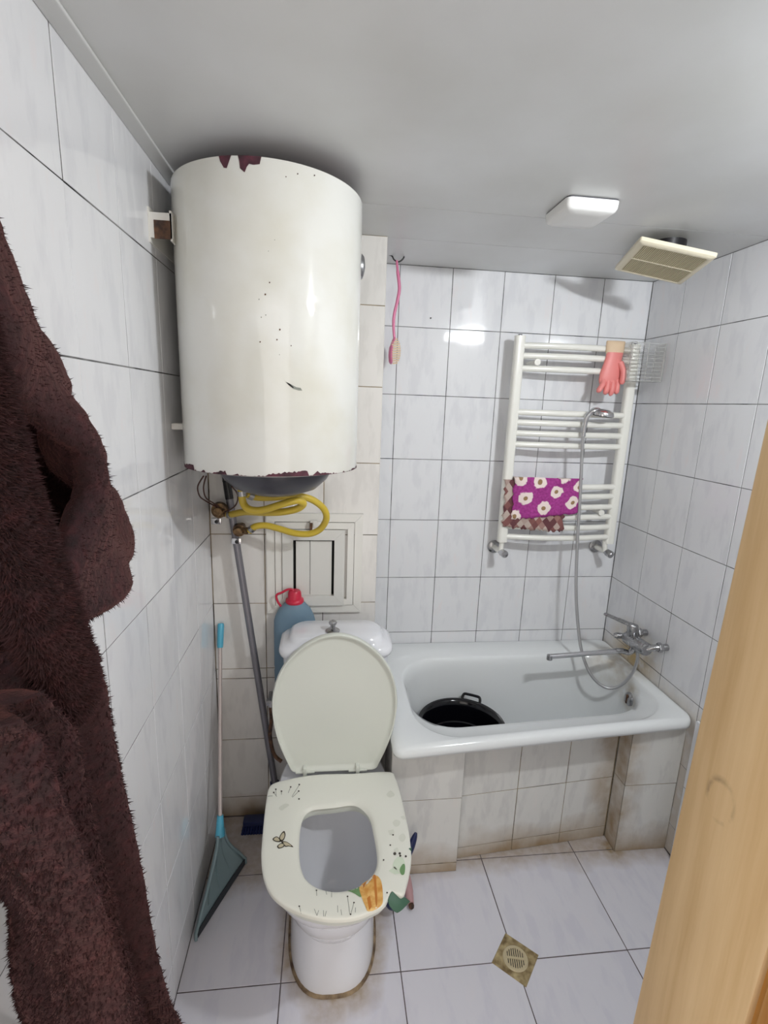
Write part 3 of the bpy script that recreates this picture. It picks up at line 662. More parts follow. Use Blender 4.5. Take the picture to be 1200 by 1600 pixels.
# ------------------------------------------------------------------ access hatch in the boxing
hx0, hx1, hz0, hz1 = -1.462, -1.135, .842, 1.2
hat = thing('access_hatch', ((hx0+hx1)/2, YB, hz0), 'white stepped plastic frame of a small service hatch in the wall', 'hatch')
def frame(x0, x1, z0, z1, wd, y0, y1, m, name, parent, lab=None):
    for nm, a in ((name, ((x0, z0), (x1, z0), (x1-wd, z0+wd), (x0+wd, z0+wd))), (name, ((x1, z0), (x1, z1), (x1-wd, z1-wd), (x1-wd, z0+wd))), (name, ((x1, z1), (x0, z1), (x0+wd, z1-wd), (x1-wd, z1-wd))), (name, ((x0, z1), (x0, z0), (x0+wd, z0+wd), (x0+wd, z1-wd)))):
        cx = sum(p[0] for p in a)/4; cz = sum(p[1] for p in a)/4
        pl = [Vector((cx+(x-cx)*.996 if abs(x-cx) > wd*.7 else x, y0, z)) for x, z in a]
        obj(nm, MB().prism(pl, (0, y1-y0, 0)), m, parent)
frame(hx0, hx1, hz0, hz1, .028, YB-.012, YB-.0005, M_PVC, 'outer_frame', hat)
frame(hx0+.030, hx1-.030, hz0+.030, hz1-.030, .022, YB-.016, YB-.0005, M_PVC, 'middle_frame', hat)
frame(-1.408, -1.196, .872, 1.146, .036, YB-.022, YB-.0005, M_PVCI, 'inner_frame', hat)
obj('dark_gap', MB().box((-1.40, YB-.004, .88), (-1.204, YB-.0008, 1.138)), M_BLACK, hat)
for x0, x1 in ((-1.363, -1.316), (-1.3145, -1.2405)):
    nn = 4; ob = MB().box((x0, YB-.011, .908), (x1, YB-.005, 1.104), .001)
    obj('slat', ob, M_PVCI, hat)
lt = at(490, 822, y=YB-.03)
la_ = obj('latch', MB().box(lt+Vector((-.012, -.004, -.02)), lt+Vector((.012, .014, .018)), .002).box(lt+Vector((-.002, -.008, -.004)), lt+Vector((.024, .0, .016)), .002), M_PVC, hat, 40)
obj('latch_rust', MB().box(lt+Vector((-.013, -.0045, -.018)), lt+Vector((-.004, .01, .012))), M_RUSTB, la_)

# ------------------------------------------------------------------ bottle on a hidden pipe box
pb = struct('trim_2', MB().box((-1.43, -.366, .545), (-1.29, YB-.0005, .585), .004), M_PLASTER, 'small boxed pipe ledge behind the toilet tank', 'trim')
BX, BY, BZ = -1.366, -.3335, .586
bot = thing('water_bottle', (BX, BY, BZ), 'big blue plastic water bottle with red handled cap behind the toilet', 'bottle')
bpf = [(.066, 0, .03), (.071, .006, .032), (.072, .05, .033), (.070, .06, .032), (.072, .07, .033), (.072, .2, .033), (.071, .24, .033), (.066, .258, .032), (.054, .284, .031), (.037, .302, .029), (.024, .313, .024), (.022, .325, .022)]
obj('bottle_body', MB().loft([[Vector((BX+a*math.cos(2*PI*k/40), BY+b_*math.sin(2*PI*k/40), BZ+z)) for k in range(40)] for a, z, b_ in bpf], True, True, True), M_BOTTLE, bot, 60)
ZCAP = BZ+.306
cp = obj('cap', MB().lathe([(.030, 0), (.032, .004), (.030, .012), (.024, .016), (.022, .036), (.018, .043), (.0005, .045)], (BX, BY, ZCAP), n=32), M_RED, bot, 45)
hpz = cat([at(442, 951, y=BY), at(434, 940, y=BY), at(432, 930, y=BY), at(440, 926, y=BY), at(450, 921, y=BY), at(458, 922, y=BY), at(461, 929, y=BY)], 5)
obj('carry_handle', MB().tube(hpz, .004, 8), M_RED, cp, 60)

# ------------------------------------------------------------------ broom and dustpan
pt, pbm = at(357, 770, y=-.335), at(432, 1240, y=-.362)
brm = thing('broom', (pbm.x, pbm.y, 0), 'grey metal broom pole leaning against the wall under the heater', 'broom')
obj('pole', MB().tube([pt, pbm], .0118, 16), M_ALU, brm, 60)
dd = (pt-pbm).normalized()
obj('hanging_cap', MB().tube([pt-dd*.02, pt+dd*.01, pt+dd*.04], [.0132, .0132, .0125], 14), M_BLACKP, brm, 50)
hc = pt+dd*.058
obj('hang_tab', MB().box((hc.x-.0105, hc.y-.003, hc.z-.022), (hc.x-.005, hc.y+.003, hc.z+.024)).box((hc.x+.005, hc.y-.003, hc.z-.022), (hc.x+.0105, hc.y+.003, hc.z+.024)).box((hc.x-.0105, hc.y-.003, hc.z+.016), (hc.x+.0105, hc.y+.003, hc.z+.026)), M_BLACKP, brm)
hx_ = pbm.x
bh = obj('broom_head', MB().box((-1.555, -.382, .026), (-1.34, -.342, .048), .006).tube([Vector((pbm.x, pbm.y, .04)), pbm+dd*.05], .0165, 14), M_BLUED, brm, 45)
mb = MB()
for i in range(22):
    for j in range(4):
        x = -1.55+i*.0097; y = -.379+j*.0115
        mb.tube([Vector((x, y, .028)), Vector((x+(x+1.44)*.06, y+(j-1.5)*.004-.002, .001))], [.004, .0058], 5)
tag(obj('bristles', mb, M_BLUED, bh), kind='stuff')

dA, dB = Vector((-1.632, -.752, .004)), Vector((-1.528, -.508, .004))
ap = at(344, 1300, x=-1.592)
dus = thing('dustpan', (dA+dB)/2*1.0, 'long-handled dustpan with translucent blue pan leaning against the left wall', 'dustpan')
axd = (dB-dA).normalized(); side = (ap-(dA+dB)/2)
pn = (dB-dA).cross(ap-dA).normalized()
if pn.x < 0: pn = -pn
rows = []
for i in range(13):
    t = i/12; wdt = 1-(1-.13)*smooth(0, 1.0, t)**.8 if t > .12 else 1
    mid = (dA+dB)/2*(1-t)+ap*t; hwd = (dB-dA).length/2*wdt
    rows.append([mid+axd*(hwd*(k/8-1))-pn*(.018*math.sin(PI*t)*(1-((k-8)/8)**2)) for k in range(17)])
pan = obj('pan', MB().loft(rows, False), M_PAN, dus, 60, recalc=False)
s3 = pan.modifiers.new('thickness', 'SOLIDIFY'); s3.thickness = .003
for e in (0, 16):
    obj('side_lip', MB().tube([r[e]+pn*.004 for r in rows], .0045, 8), M_PAN, pan, 50)
for kk in (4, 8, 12):
    obj('rib', MB().tube([r[kk]+pn*.003 for r in rows[2:]], .0016, 6), M_PAN, pan, 50)
rub = [[p+pn*.002 for p in rows[0]], [p+pn*.0045 for p in rows[0]], [p+pn*.0045 for p in rows[1]], [p+pn*.002 for p in rows[1]]]
obj('rubber_edge', MB().loft(rub+[rub[0]], False), M_RUBBER, dus, 40)
gt = at(345, 974, x=-1.622); gl = at(344, 1012, x=-1.6205)
sk = (ap-gl).normalized()
obj('socket', MB().tube([ap+sk*.012, ap-sk*.02, ap-sk*.05], [.016, .0125, .010], 14), M_LBLUE, dus, 60)
obj('stick', MB().tube([ap-sk*.04, gl-sk*.01], .0068, 12), M_STICK, dus, 60)
obj('grip', MB().tube([gl, gl-sk*.01, gt+sk*.006, gt], [.0095, .0108, .0112, .009], 16), M_LBLUE, dus, 60)

# ------------------------------------------------------------------ supply pipe left of the tank, brushes right of the bowl
sp = thing('supply_hose', (-1.43, -.36, 0), 'flexible water supply hose with small chrome valve beside the toilet tank', 'hose')
vp = at(421, 1096, y=-.40)
obj('angle_valve', MB().lathe([(.0005, -.05), (.008, -.05), (.008, -.01), (.011, -.008), (.011, .012), (.0005, .013)], vp, (0, -1, 0), 14).lathe([(.0005, 0), (.007, 0), (.007, .02), (.0005, .021)], vp, (.3, -.2, -1), 12), M_CHROMED, sp, 45)
obj('braided_hose', MB().tube(cat([vp+Vector((.004, -.002, -.018)), at(424, 1125, y=-.40), at(422, 1150, y=-.41), at(428, 1178, y=-.42), at(440, 1190, y=-.43)], 6), .0065, 10), M_RUSTB, sp, 60)
bb = thing('toilet_brush', (-.985, -.70, 0), 'navy blue handled brush standing between the toilet and the tub pier', 'brush')
p_top = at(650, 1301, z=.215); p_mid = at(638, 1336, z=.16)
dv = (p_mid-p_top).normalized(); p_low = p_mid+dv*.13
ln_ = (p_low-p_top).length
obj('brush_handle', MB().tube([p_top+dv*(ln_*k/20) for k in range(21)], [.005, .0095, .012, .0132, .0138, .0135, .0125, .011, .010, .009]+[.008]*11, 12, sx=1.0, sy=.8), M_BLUED, bb, 60)
obj('brush_head', MB().ball(p_low+Vector((0, 0, .0)), .028, 14), M_BLUED, bb, 60)
pk = thing('scrub_brush', (-.99, -.66, 0), 'dusky pink scrub brush lying on the floor beside the toilet', 'brush')
pa, pb2 = at(634, 1368, z=.03), at(642, 1412, z=.014)
obj('handle', MB().tube(cat([pa+Vector((-.01, .05, .0)), pa, pa*.4+pb2*.6, pb2], 6), [.013]*7+[.015]*6+[.013, .013, .012, .011, .0105, .01], 12), M_PINKD, pk, 60)
obj('tip', MB().ball(pb2+Vector((.001, -.005, -.003)), .0095, 10), M_RUSTB, pk, 60)

# ------------------------------------------------------------------ floor drain
dr = thing('floor_drain', (-.697, -.878, 0), 'square stained floor drain set diagonally between four tiles', 'drain')
hd = .0515; Md = Matrix.Translation((-.697, -.878, 0)) @ Matrix.Rotation(R(48), 4, 'Z')
obj('drain_plate', MB().loft([[Md @ Vector((x*s_, y*s_, z)) for x, y in ((-hd, -hd), (hd, -hd), (hd, hd), (-hd, hd))] for s_, z in ((1, -.003), (1, .001), (.97, .0022), (.72, .0018))], True, False, True), M_DRAIN, dr)
obj('drain_well', MB().lathe([(.0005, .0023), (.032, .0023), (.033, .0015)], (-.697, -.878, 0), n=32), M_BLACK, dr)
gr = obj('grate_ring', MB().lathe([(.0275, .0024), (.0275, .0042), (.034, .0045), (.0365, .0022)], (-.697, -.878, 0), n=40), M_DRAINC, dr, 40)
for k in range(-4, 5):
    xx = k*.0062; hh = math.sqrt(max(.028**2-xx*xx, 0))
    obj('grate_bar', MB().box((xx-.0019, -hh, .0024), (xx+.0019, hh, .0042), 0, Matrix.Translation((-.697, -.878, 0)) @ Matrix.Rotation(R(-12), 4, 'Z')), M_DRAINC, gr)
obj('grate_bar', MB().box((-.028, -.003, .0025), (.028, .003, .0044), 0, Matrix.Translation((-.697, -.878, 0)) @ Matrix.Rotation(R(-12), 4, 'Z')), M_DRAINC, gr)

# ------------------------------------------------------------------ towel radiator
rad = thing('towel_radiator', (-.315, -.05, 1.03), 'white ladder towel radiator on the wall above the bathtub', 'radiator')
RL, RR_, RY = -.548, -.086, -.075
for x, z0, z1 in ((RL, 1.04, 1.838), (RR_, 1.035, 1.828)):
    u_ = obj('upright', MB().loft([rbox_ring(x, RY, .0192, .018, .013, z) for z in (z0, z1)], True, True, True), M_IVORY, rad, 50)
    obj('end_plug', MB().lathe([(.008, 0), (.008, .005), (.0005, .0055)], (x, RY, z1), n=12), M_DARKG, u_)
for z in (1.804, 1.767, 1.721, 1.559, 1.52, 1.479, 1.436, 1.274, 1.235, 1.191, 1.15, 1.106, 1.063):
    P = [Vector((RL+.006+(RR_-RL-.012)*k/16, RY-.004-.026*math.sin(PI*k/16), z)) for k in range(17)]
    obj('bar', MB().tube(P, .0116, 12), M_IVORY, rad, 60)
for x in (RL+.065, RR_-.065):
    for z in (1.744, 1.17):
        obj('wall_mount', MB().lathe([(.0005, -.002), (.012, -.002), (.0125, .004), (.009, .006), (.009, .09), (.0005, .09)], (x, RY-.03, z), (0, 1, 0), 18), M_IVORY, rad, 45)
def rvalve(x, z, m2, knobdir, nm):
    c = Vector((x, -.002, z)); v = obj('valve_flange', MB().lathe([(.0005, 0), (.028, 0), (.028, .004), (.016, .012), (.0005, .0125)], c, (0, -1, 0), 24), M_CHROMED, rad, 40)
    obj('valve_body', MB().tube([c, c+Vector((0, -.045, 0)), c+Vector((.003, -.07, .002))], .0115, 14).tube([c+Vector((.003, RY+.002, -.004)), Vector((x+(.006 if x < -.3 else -.004), RY, z+.045))], .010, 12), M_IVORY, v, 45)
    kd = Vector(knobdir).normalized(); k0 = c+Vector((.003, -.07, 0))
    obj('valve_knob', MB().lathe([(.0005, 0), (.011, 0), (.0115, .008), (.0145, .012), (.0155, .034), (.013, .038), (.0005, .039)], k0, kd, 18), m2, v, 40)
rvalve(-.553, .997, M_CHROME, (.28, -1, -.12), 'l')
rvalve(-.098, 1.0, M_CHROMED, (.42, -1, -.3), 'r')

# cloths on the radiator
def drape(name, x0, x1, ztop, front, back, yb, off, rag, seed, m, label, slant=0):
    rn = random.Random(seed); nx, nz = 34, 26
    mb = MB(); rows = []
    edge_b = [rn.uniform(-rag, rag) for _ in range(nx+1)]; edge_l = [rn.uniform(-rag, rag) for _ in range(nz+1)]; edge_r = [rn.uniform(-rag, rag) for _ in range(nz+1)]
    for j in range(nz+1):
        t = j/nz; row = []
        for i in range(nx+1):
            s_ = i/nx; x = x0+(x1-x0)*s_
            L = back+.03+front*(1-slant*s_); d = t*L
            if d < back: z, y = ztop-.006-(back-d), yb+off*.6
            elif d < back+.03:
                a = (d-back)/.03*PI; z, y = ztop-.006+off*1.1*math.sin(a), yb-off*1.2*math.cos(PI-a)*(-1) if False else yb+off*.6*math.cos(a)-off*.5*(1-math.cos(a))
            else: z, y = ztop-.006-(d-back-.03), yb-off*1.0
            if d > back+.012: y = min(y, RY-.009-off*1.05)
            bow = -.026*math.sin(PI*max(0, min(1, (x-RL)/(RR_-RL))))
            wv = .0025*math.sin(x*70+z*22+5)+.002*math.sin(x*31-z*60)
            if j == nz: z += edge_b[i]*.8
            if i == 0: x += edge_l[j]
            if i == nx: x += edge_r[j]
            row.append(Vector((x-(.03*(1-smooth(0, 1, t))*0), y+bow+wv, z)))
        rows.append(row)
    o = obj(name, MB().loft(rows, False), m, None, 60, recalc=False)
    uv = o.data.uv_layers.new(name='uv')
    for lp in o.data.loops:
        vi = lp.vertex_index; uv.data[lp.index].uv = ((vi % (nx+1))/nx, 1-(vi//(nx+1))/nz)
    s_ = o.modifiers.new('thickness', 'SOLIDIFY'); s_.thickness = .0022
    return tag(o, label, 'cloth')
M_CL1 = mat('purple_flower_cloth', C8(158, 52, 132), .85)
def cl1(m):
    uvn = nd(m, 'ShaderNodeUVMap'); uvn.uv_map = 'uv'; nz_ = tex(m, 9, 3, uvn.outputs[0]); n9 = tex(m, 30, 3, uvn.outputs[0])
    base = ramp(m, n9.outputs['Fac'], [(.3, C8(140, 42, 118)), (.7, C8(172, 62, 146))])
    dsum = None; csum = None
    for (x, y) in [(.36, .56), (.62, .40), (.17, .32), (.45, .14), (.88, .2), (.97, .45), (.04, .04), (.72, .64), (.08, .62)]:
        d = dist_to(m, uvn.outputs[0], (x, y, 0), (1, .92, 0)); d2 = mth(m, 'ADD', d, mth(m, 'MULTIPLY', mth(m, 'SUBTRACT', nz_.outputs['Fac'], .5), .12))
        a = mapr(m, d2, .098, .088); c = mapr(m, d, .034, .028)
        dsum = a if dsum is None else mth(m, 'MAXIMUM', dsum, a); csum = c if csum is None else mth(m, 'MAXIMUM', csum, c)
    col = mixc(m, dsum, base, C8(236, 220, 214)); col = mixc(m, csum, col, C8(150, 120, 84)); basec(m, col)
cl1(M_CL1)
M_CL2 = mat('brown_diamond_cloth', C8(128, 84, 84), .85)
def cl2(m):
    uvn = nd(m, 'ShaderNodeUVMap'); uvn.uv_map = 'uv'; mp = nd(m, 'ShaderNodeMapping'); mp.inputs['Rotation'].default_value = (0, 0, R(45)); mp.inputs['Scale'].default_value = (1, 1, 1)
    lk(m, uvn.outputs[0], mp.inputs[0]); v = nd(m, 'ShaderNodeTexVoronoi'); v.inputs['Scale'].default_value = 12; v.inputs['Randomness'].default_value = 0; lk(m, mp.outputs[0], v.inputs['Vector'])
    bw = nd(m, 'ShaderNodeSeparateColor'); lk(m, v.outputs['Color'], bw.inputs[0])
    basec(m, ramp(m, bw.outputs[0], [(.2, C8(100, 58, 62)), (.5, C8(140, 92, 86)), (.85, C8(186, 170, 160))]))
cl2(M_CL2)
drape('checked_rag', -.562, -.318, 1.290, .178, .10, RY-.004, .0125, .007, 5, M_CL2, 'brown and grey diamond patterned rag under the purple cloth on the radiator', -.06)
drape('flowered_rag', -.528, -.262, 1.297, .150, .08, RY-.004, .0175, .005, 9, M_CL1, 'purple rag with white flowers folded over the radiator bars', .22)

# rubber glove on the top bars
gl_ = thing('rubber_glove', (-.19, -.12, 1.64), 'pink rubber glove with beige cuff hanging from the radiator', 'glove')
gx = -.192; gy = RY-.046
obj('cuff', MB().loft([[Vector((gx+.004+a*math.cos(2*PI*k/24), gy+.008+b_*math.sin(2*PI*k/24), z)) for k in range(24)] for z, a, b_ in ((1.832, .036, .010), (1.828, .038, .014), (1.80, .036, .016), (1.785, .034, .015))], True, True, True), M_GLOVEC, gl_, 60)
mb = MB()
mb.loft([[Vector((gx+dx+a*math.cos(2*PI*k/24), gy+.006+b_*math.sin(2*PI*k/24), z)) for k in range(24)] for z, a, b_, dx in ((1.79, .033, .0145, .004), (1.77, .032, .014, .002), (1.74, .037, .015, -.001), (1.715, .041, .016, -.004), (1.69, .042, .015, -.005), (1.675, .038, .012, -.005))], True, True, True)
for fx, ex, ez, r_ in ((-.034, -.046, 1.650, .0105), (-.014, -.018, 1.636, .011), (.006, .004, 1.632, .0115), (.026, .024, 1.640, .0108)):
    mb.tube(cat([Vector((gx+fx, gy+.006, 1.695)), Vector((gx+fx*.95, gy-.001, 1.675)), Vector((gx+ex, gy-.004, 1.652)), Vector((gx+ex, gy+.001, ez))], 4), [r_]*9+[r_*.96, r_*.85, r_*.6, r_*.3], 10)
mb.tube(cat([Vector((gx+.024, gy-.002, 1.755)), Vector((gx+.036, gy-.012, 1.725)), Vector((gx+.036, gy-.016, 1.695)), Vector((gx+.033, gy-.015, 1.675))], 4), [.012]*6+[.0115]*4+[.010, .008, .004], 10)
obj('glove_hand', mb, M_GLOVE, gl_, 60)
# clear plastic caddy hung in the corner
kx0, kx1, ky0, ky1, kz0, kz1 = -.155, -.018, -.165, -.108, 1.688, 1.826
kad = thing('corner_caddy', ((kx0+kx1)/2, (ky0+ky1)/2, kz0), 'frosted clear plastic caddy hooked on the radiator beside the corner', 'caddy')
for y in (ky0, ky1):
    for k in range(3):
        x = kx0+.004+(kx1-kx0-.008)*k/2; obj('rib', MB().box((x-.0014, y-.001, kz0), (x+.0014, y+.001, kz1)), M_CLEAR, kad)
    for k in range(11):
        z = kz0+.002+(kz1-kz0-.004)*k/10; obj('rail', MB().box((kx0, y-.0008, z-.0016), (kx1, y+.0008, z+.0016)), M_CLEAR, kad)
for x in (kx0, kx1): obj('side_panel', MB().box((x-.001, ky0, kz0), (x+.001, ky1, kz1)), M_CLEAR, kad)
obj('bottom_panel', MB().box((kx0, ky0, kz0-.001), (kx1, ky1, kz0+.001)), M_CLEAR, kad)
for x in (-.10, -.07): obj('hook', MB().tube(cat([Vector((x, ky1, kz1-.004)), Vector((x, RY-.03, kz1+.008)), Vector((x, RY+.016, kz1+.006)), Vector((x, RY+.022, kz1-.012))], 4), .002, 6), M_CLEAR, kad)

# ------------------------------------------------------------------ shower head, hose, mixer
sh = thing('hand_shower', at(938, 646, y=-.14), 'chrome hand shower hooked over a radiator bar', 'shower head')
hn = at(913, 668, y=-.135); 
pth = cat([at(911, 682, y=-.135), hn, at(917, 652, y=-.137), at(926, 643, y=-.14), at(938, 641, y=-.143)], 5)
obj('shower_handle', MB().tube(pth, [.009]*8+[.0095]*6+[.011, .012, .013, .012, .011, .009, .007], 14), M_CHROME, sh, 60)
dc = at(942, 647, y=-.145)
obj('shower_disc', MB().lathe([(.0005, .019), (.02, .017), (.037, .009), (.041, .0), (.040, -.006), (.0005, -.0062)], dc, (.10, -.12, 1), 32), M_CHROME, sh, 40)
obj('spray_face', MB().lathe([(.0005, -.0088), (.036, -.0085), (.038, -.006)], dc, (.10, -.12, 1), 28), M_BLACKP, sh, 40)
hs = [(911, 682, -.135), (909, 720, -.13), (906, 780, -.13), (902, 850, -.135), (900, 920, -.15), (903, 975, -.17), (909, 1018, -.20), (922, 1052, -.235), (940, 1071, -.26), (958, 1075, -.28), (976, 1066, -.30), (990, 1048, -.315), (996, 1030, -.325), (996, 1016, -.325)]
PH_ = cat([at(u, v, y=y) for u, v, y in hs], 10)
tag(obj('shower_hose', MB().tube(PH_, .0062, 10), M_HOSE, None, 60), 'flexible metal shower hose hanging in a loop to the bath mixer', 'hose')
mx = -.068
e0, e1 = Vector((mx, -.258, .700)), Vector((mx, -.388, .710))
mix = thing('bath_mixer', (mx, -.34, .7), 'worn chrome bath mixer tap with long swivel spout on the right wall', 'tap')
obj('mixer_body', MB().tube([e0, e0*.95+e1*.05, e0*.5+e1*.5, e1*.95+e0*.05, e1], [.021, .0255, .0262, .0255, .020], 20), M_CHROMED, mix, 45)
wu = at(1031, 1012, x=-.03)
for e, wy in ((e0*.86+e1*.14, e0.y-.02), (e1*.9+e0*.1, wu.y)):
    u_ = obj('wall_union', MB().tube([e, Vector((-.04, wy, wu.z)), Vector((-.001, wy, wu.z))], .0125, 14), M_CHROMED, mix, 45)
    obj('nut', MB().lathe([(.0005, 0), (.017, 0), (.0185, .003), (.0185, .014), (.017, .017), (.0005, .017)], (-.022, wy, wu.z), (-1, 0, 0), 6), M_CHROMED, u_, 20)
cb_ = at(988, 990, x=mx)
obj('cartridge', MB().lathe([(.0005, 0), (.019, 0), (.0195, .02), (.021, .024), (.021, .044), (.019, .05), (.0005, .052)], (mx, -.292, .716), (-.08, .0, 1), 24), M_CHROMED, mix, 45)
le0 = Vector((mx, -.292, .764))
obj('lever', MB().tube(cat([le0+Vector((.004, -.005, -.002)), le0+Vector((-.02, .012, .004)), le0+Vector((-.05, .055, .008)), le0+Vector((-.07, .09, .010))], 6), [.017]*5+[.014]*6+[.012]*7+[.009], 12, sx=.5, sy=1), M_CHROMED, mix, 60)
obj('diverter', MB().tube([e0+Vector((-.01, .004, .002)), e0+Vector((-.034, .012, .0))], [.011, .0125], 14).tube([e0+Vector((-.034, .012, 0)), e0+Vector((-.044, .015, -.001))], [.0125, .009], 14), M_CHROMED, mix, 45)
s0, s1 = at(968, 1017, y=-.30), at(858, 1026, y=-.30)
obj('spout_neck', MB().tube(cat([e0*.6+e1*.4, Vector((mx, -.31, .672)), Vector((mx-.012, -.302, .655)), s0+Vector((.01, 0, 0)), s0+Vector((-.02, 0, 0))], 5), .0105, 14), M_CHROMED, mix, 60)
obj('spout', MB().tube([s0, s1], .0098, 16), M_CHROME, mix, 60)
obj('spout_outlet', MB().lathe([(.0005, .0), (.011, 0), (.011, .018), (.0005, .0182)], s1+Vector((.002, 0, .006)), (0, 0, -1), 16), M_CHROMED, mix, 45)
obj('hose_outlet', MB().tube([Vector((mx, -.335, .70)), at(996, 1012, y=-.325), at(996, 1019, y=-.325)], [.011, .0105, .009], 12), M_CHROMED, mix, 45)

# ------------------------------------------------------------------ hook and back brush
hk = [at(604, 397, y=-.10), at(611, 399, y=-.10), at(616, 406, y=-.10), at(623, 409, y=-.10), at(630, 404, y=-.10), at(632, 396, y=-.10), at(631, 390, y=-.10)]
hk[0].x = XE+.0005
tag(obj('wall_hook', MB().tube(cat(hk, 6), .0026, 8), M_BLACKP, None, 60), 'small black wire hook at the edge of the boxed-out wall', 'hook')
bk = thing('back_brush', at(612, 568, y=-.10), 'long pink back brush with beige bristles hanging from the black hook', 'brush')
YBR = -.10
hl1 = cat([at(620, 407, y=YBR), at(621.5, 425, y=YBR), at(624, 450, y=YBR), at(621, 470, y=YBR), at(616, 492, y=YBR), at(615, 512, y=YBR), at(616.5, 530, y=YBR)], 6)
obj('brush_handle', MB().tube(hl1, [.0042]*6+[.0058]*14+[.0055]*10+[.0048]*6+[.005], 10), M_PINK, bk, 60)
hd1 = [at(616.5, 528, y=YBR), at(612, 540, y=YBR), at(610, 555, y=YBR), at(611, 569, y=YBR)]
obj('head_back', MB().tube(cat(hd1, 5), [.008]+[.013]*5+[.018]*8+[.013, .006], 12, sx=.4, sy=1.3), M_PINK, bk, 60)
c1, c2 = at(622, 549, y=YBR), at(613, 549, y=YBR)
mb = MB()
for i in range(11):
    for j in range(7):
        v_ = 531+i*3.7; hw = math.sqrt(max(0, 1-((i-5)/5.6)**2)); yy = YBR+(j-3)*.0062*hw
        p0 = at(612.5-2*hw+abs(i-5)*.35, v_, y=yy); p1 = at(617+9*hw, v_-1, y=yy)
        mb.tube([p0, p1], [.0028, .0034], 5)
tag(obj('bristles', mb, M_BRIST, bk), kind='stuff')

_np = at(673, 497, y=-.0015)
tag(obj('wall_nail', MB().lathe([(.0005, 0), (.003, 0), (.0025, .002), (.0005, .0025)], _np, (0, -1, 0), 8), M_BLACKP), 'tiny black nail in a tile right of the pink brush', 'nail')

# ------------------------------------------------------------------ ceiling lamp and fan
cl = thing('ceiling_lamp', (-.627, -.628, ZC), 'small square white plastic ceiling lamp', 'lamp')
def rb(h_, r, z): return [Vector((x, y, z)) for x, y in rrect(-.627, -.628, h_, h_, r, 5)]
obj('lamp_base', MB().loft([rb(.066, .012, ZC-.0005), rb(.066, .012, ZC-.004)], True, True, True), M_DARKG, cl)
obj('lamp_cover', MB().loft([rb(.068, .014, ZC-.0035), rb(.067, .014, ZC-.018), rb(.064, .014, ZC-.025), rb(.058, .014, ZC-.029), rb(.03, .01, ZC-.030)], True, True, True), M_LAMPP, cl, 60)
FC = Vector((-.2585, -.4315, 2.0175)); FS = .1075
FM = Matrix.Translation(FC) @ Matrix.Rotation(-.259, 4, 'Z') @ Matrix.Rotation(.213, 4, 'Y') @ Matrix.Rotation(-.115, 4, 'X')
fan = thing('extractor_fan', FC, 'yellowed square extractor fan grille hanging askew from the ceiling', 'fan')
def fbox(lo, hi, ch, m, name, par=None): return obj(name, MB().box(lo, hi, ch, FM), m, par or fan, 40)
def frect(h_, z, r=.006): return [FM @ Vector((x, y, z)) for x, y in rrect(0, 0, h_, h_, r, 4)]
fr_ = obj('fan_frame', MB().loft([frect(.078, .002), frect(.105, .010), frect(FS, .009), frect(FS, -.001), frect(FS-.003, -.004), frect(.094, -.007), frect(.091, -.006), frect(.091, .002), frect(.078, .002)], True), M_FANP, fan, 40)
obj('fan_backing', MB().box((-.0915, -.0915, -.001), (.0915, .0915, .001), 0, FM), M_FANG, fan)
for k in range(34):
    x = -.089+.178*k/33; obj('grille_slat', MB().box((x-.0017, -.091, -.0055), (x+.0017, .091, -.001), 0, FM), M_FANG, fan)
obj('grille_crossbar', MB().box((-.091, -.002, -.0062), (.091, .002, -.001), 0, FM), M_FANP, fan)
obj('fan_duct', MB().lathe([(.05, .0), (.05, ZC+.004-2.028)], (FC.x+.01, FC.y+.0, 2.028), n=32), M_BLACKP, fan, 40)

# ------------------------------------------------------------------ bathrobe on the left wall
rob = thing('bathrobe', (-1.55, -1.33, .05), 'dark maroon fleece bathrobe with hood hanging on the left wall', 'bathrobe')
def fold_noise(p, s_): return noise.noise(Vector(p)*s_)
def fuzz(o, grid, count, ln=.0055, closed=True):
    """short fleece pile: thin tufts standing on the cloth"""
    t1 = bpy.data.textures.new('fleece_tufts', 'CLOUDS'); t1.noise_scale = .012; t1.noise_depth = 2
    d = o.modifiers.new('fleece', 'DISPLACE'); d.texture = t1; d.texture_coords = 'GLOBAL'; d.strength = .0030; d.mid_level = .5
    rn = random.Random(len(grid)*7+count); nr, nc = len(grid), len(grid[0]); vs, fs = [], []
    for q in range(count):
        i = rn.randrange(nr-1); j = rn.randrange(nc if closed else nc-1); j2 = (j+1) % nc
        p, a, b = grid[i][j], grid[i][j2], grid[i+1][j]
        e1, e2 = a-p, b-p; nrm = e1.cross(e2)
        if nrm.length < 1e-12: continue
        nrm.normalize(); s1, s2 = rn.random(), rn.random(); base = p+e1*s1+e2*s2
        side_ = Vector((rn.gauss(0, 1), rn.gauss(0, 1), rn.gauss(0, 1))); side_ = (side_-nrm*side_.dot(nrm)).normalized()
        sg = -1 if (not closed and rn.random() < .5) else 1
        tip = base+nrm*(sg*ln*rn.uniform(.6, 1.1))+Vector((rn.gauss(0, .0016), rn.gauss(0, .0016), rn.gauss(-.0014, .0016)))
        k = len(vs); base = base-nrm*sg*.001; vs += [base+side_*.0011, base-side_*.0011, tip]; fs.append((k, k+1, k+2))
    base_ = wloc(o); me = bpy.data.meshes.new('fleece_pile'); me.from_pydata([v-base_ for v in vs], [], fs); me.materials.append(M_ROBE)
    f_ = bpy.data.objects.new('fleece_pile', me); COL.objects.link(f_); f_.parent = o; f_['kind'] = 'stuff'
def az(x, y): return math.atan2(x-CAM.x, y-CAM.y)
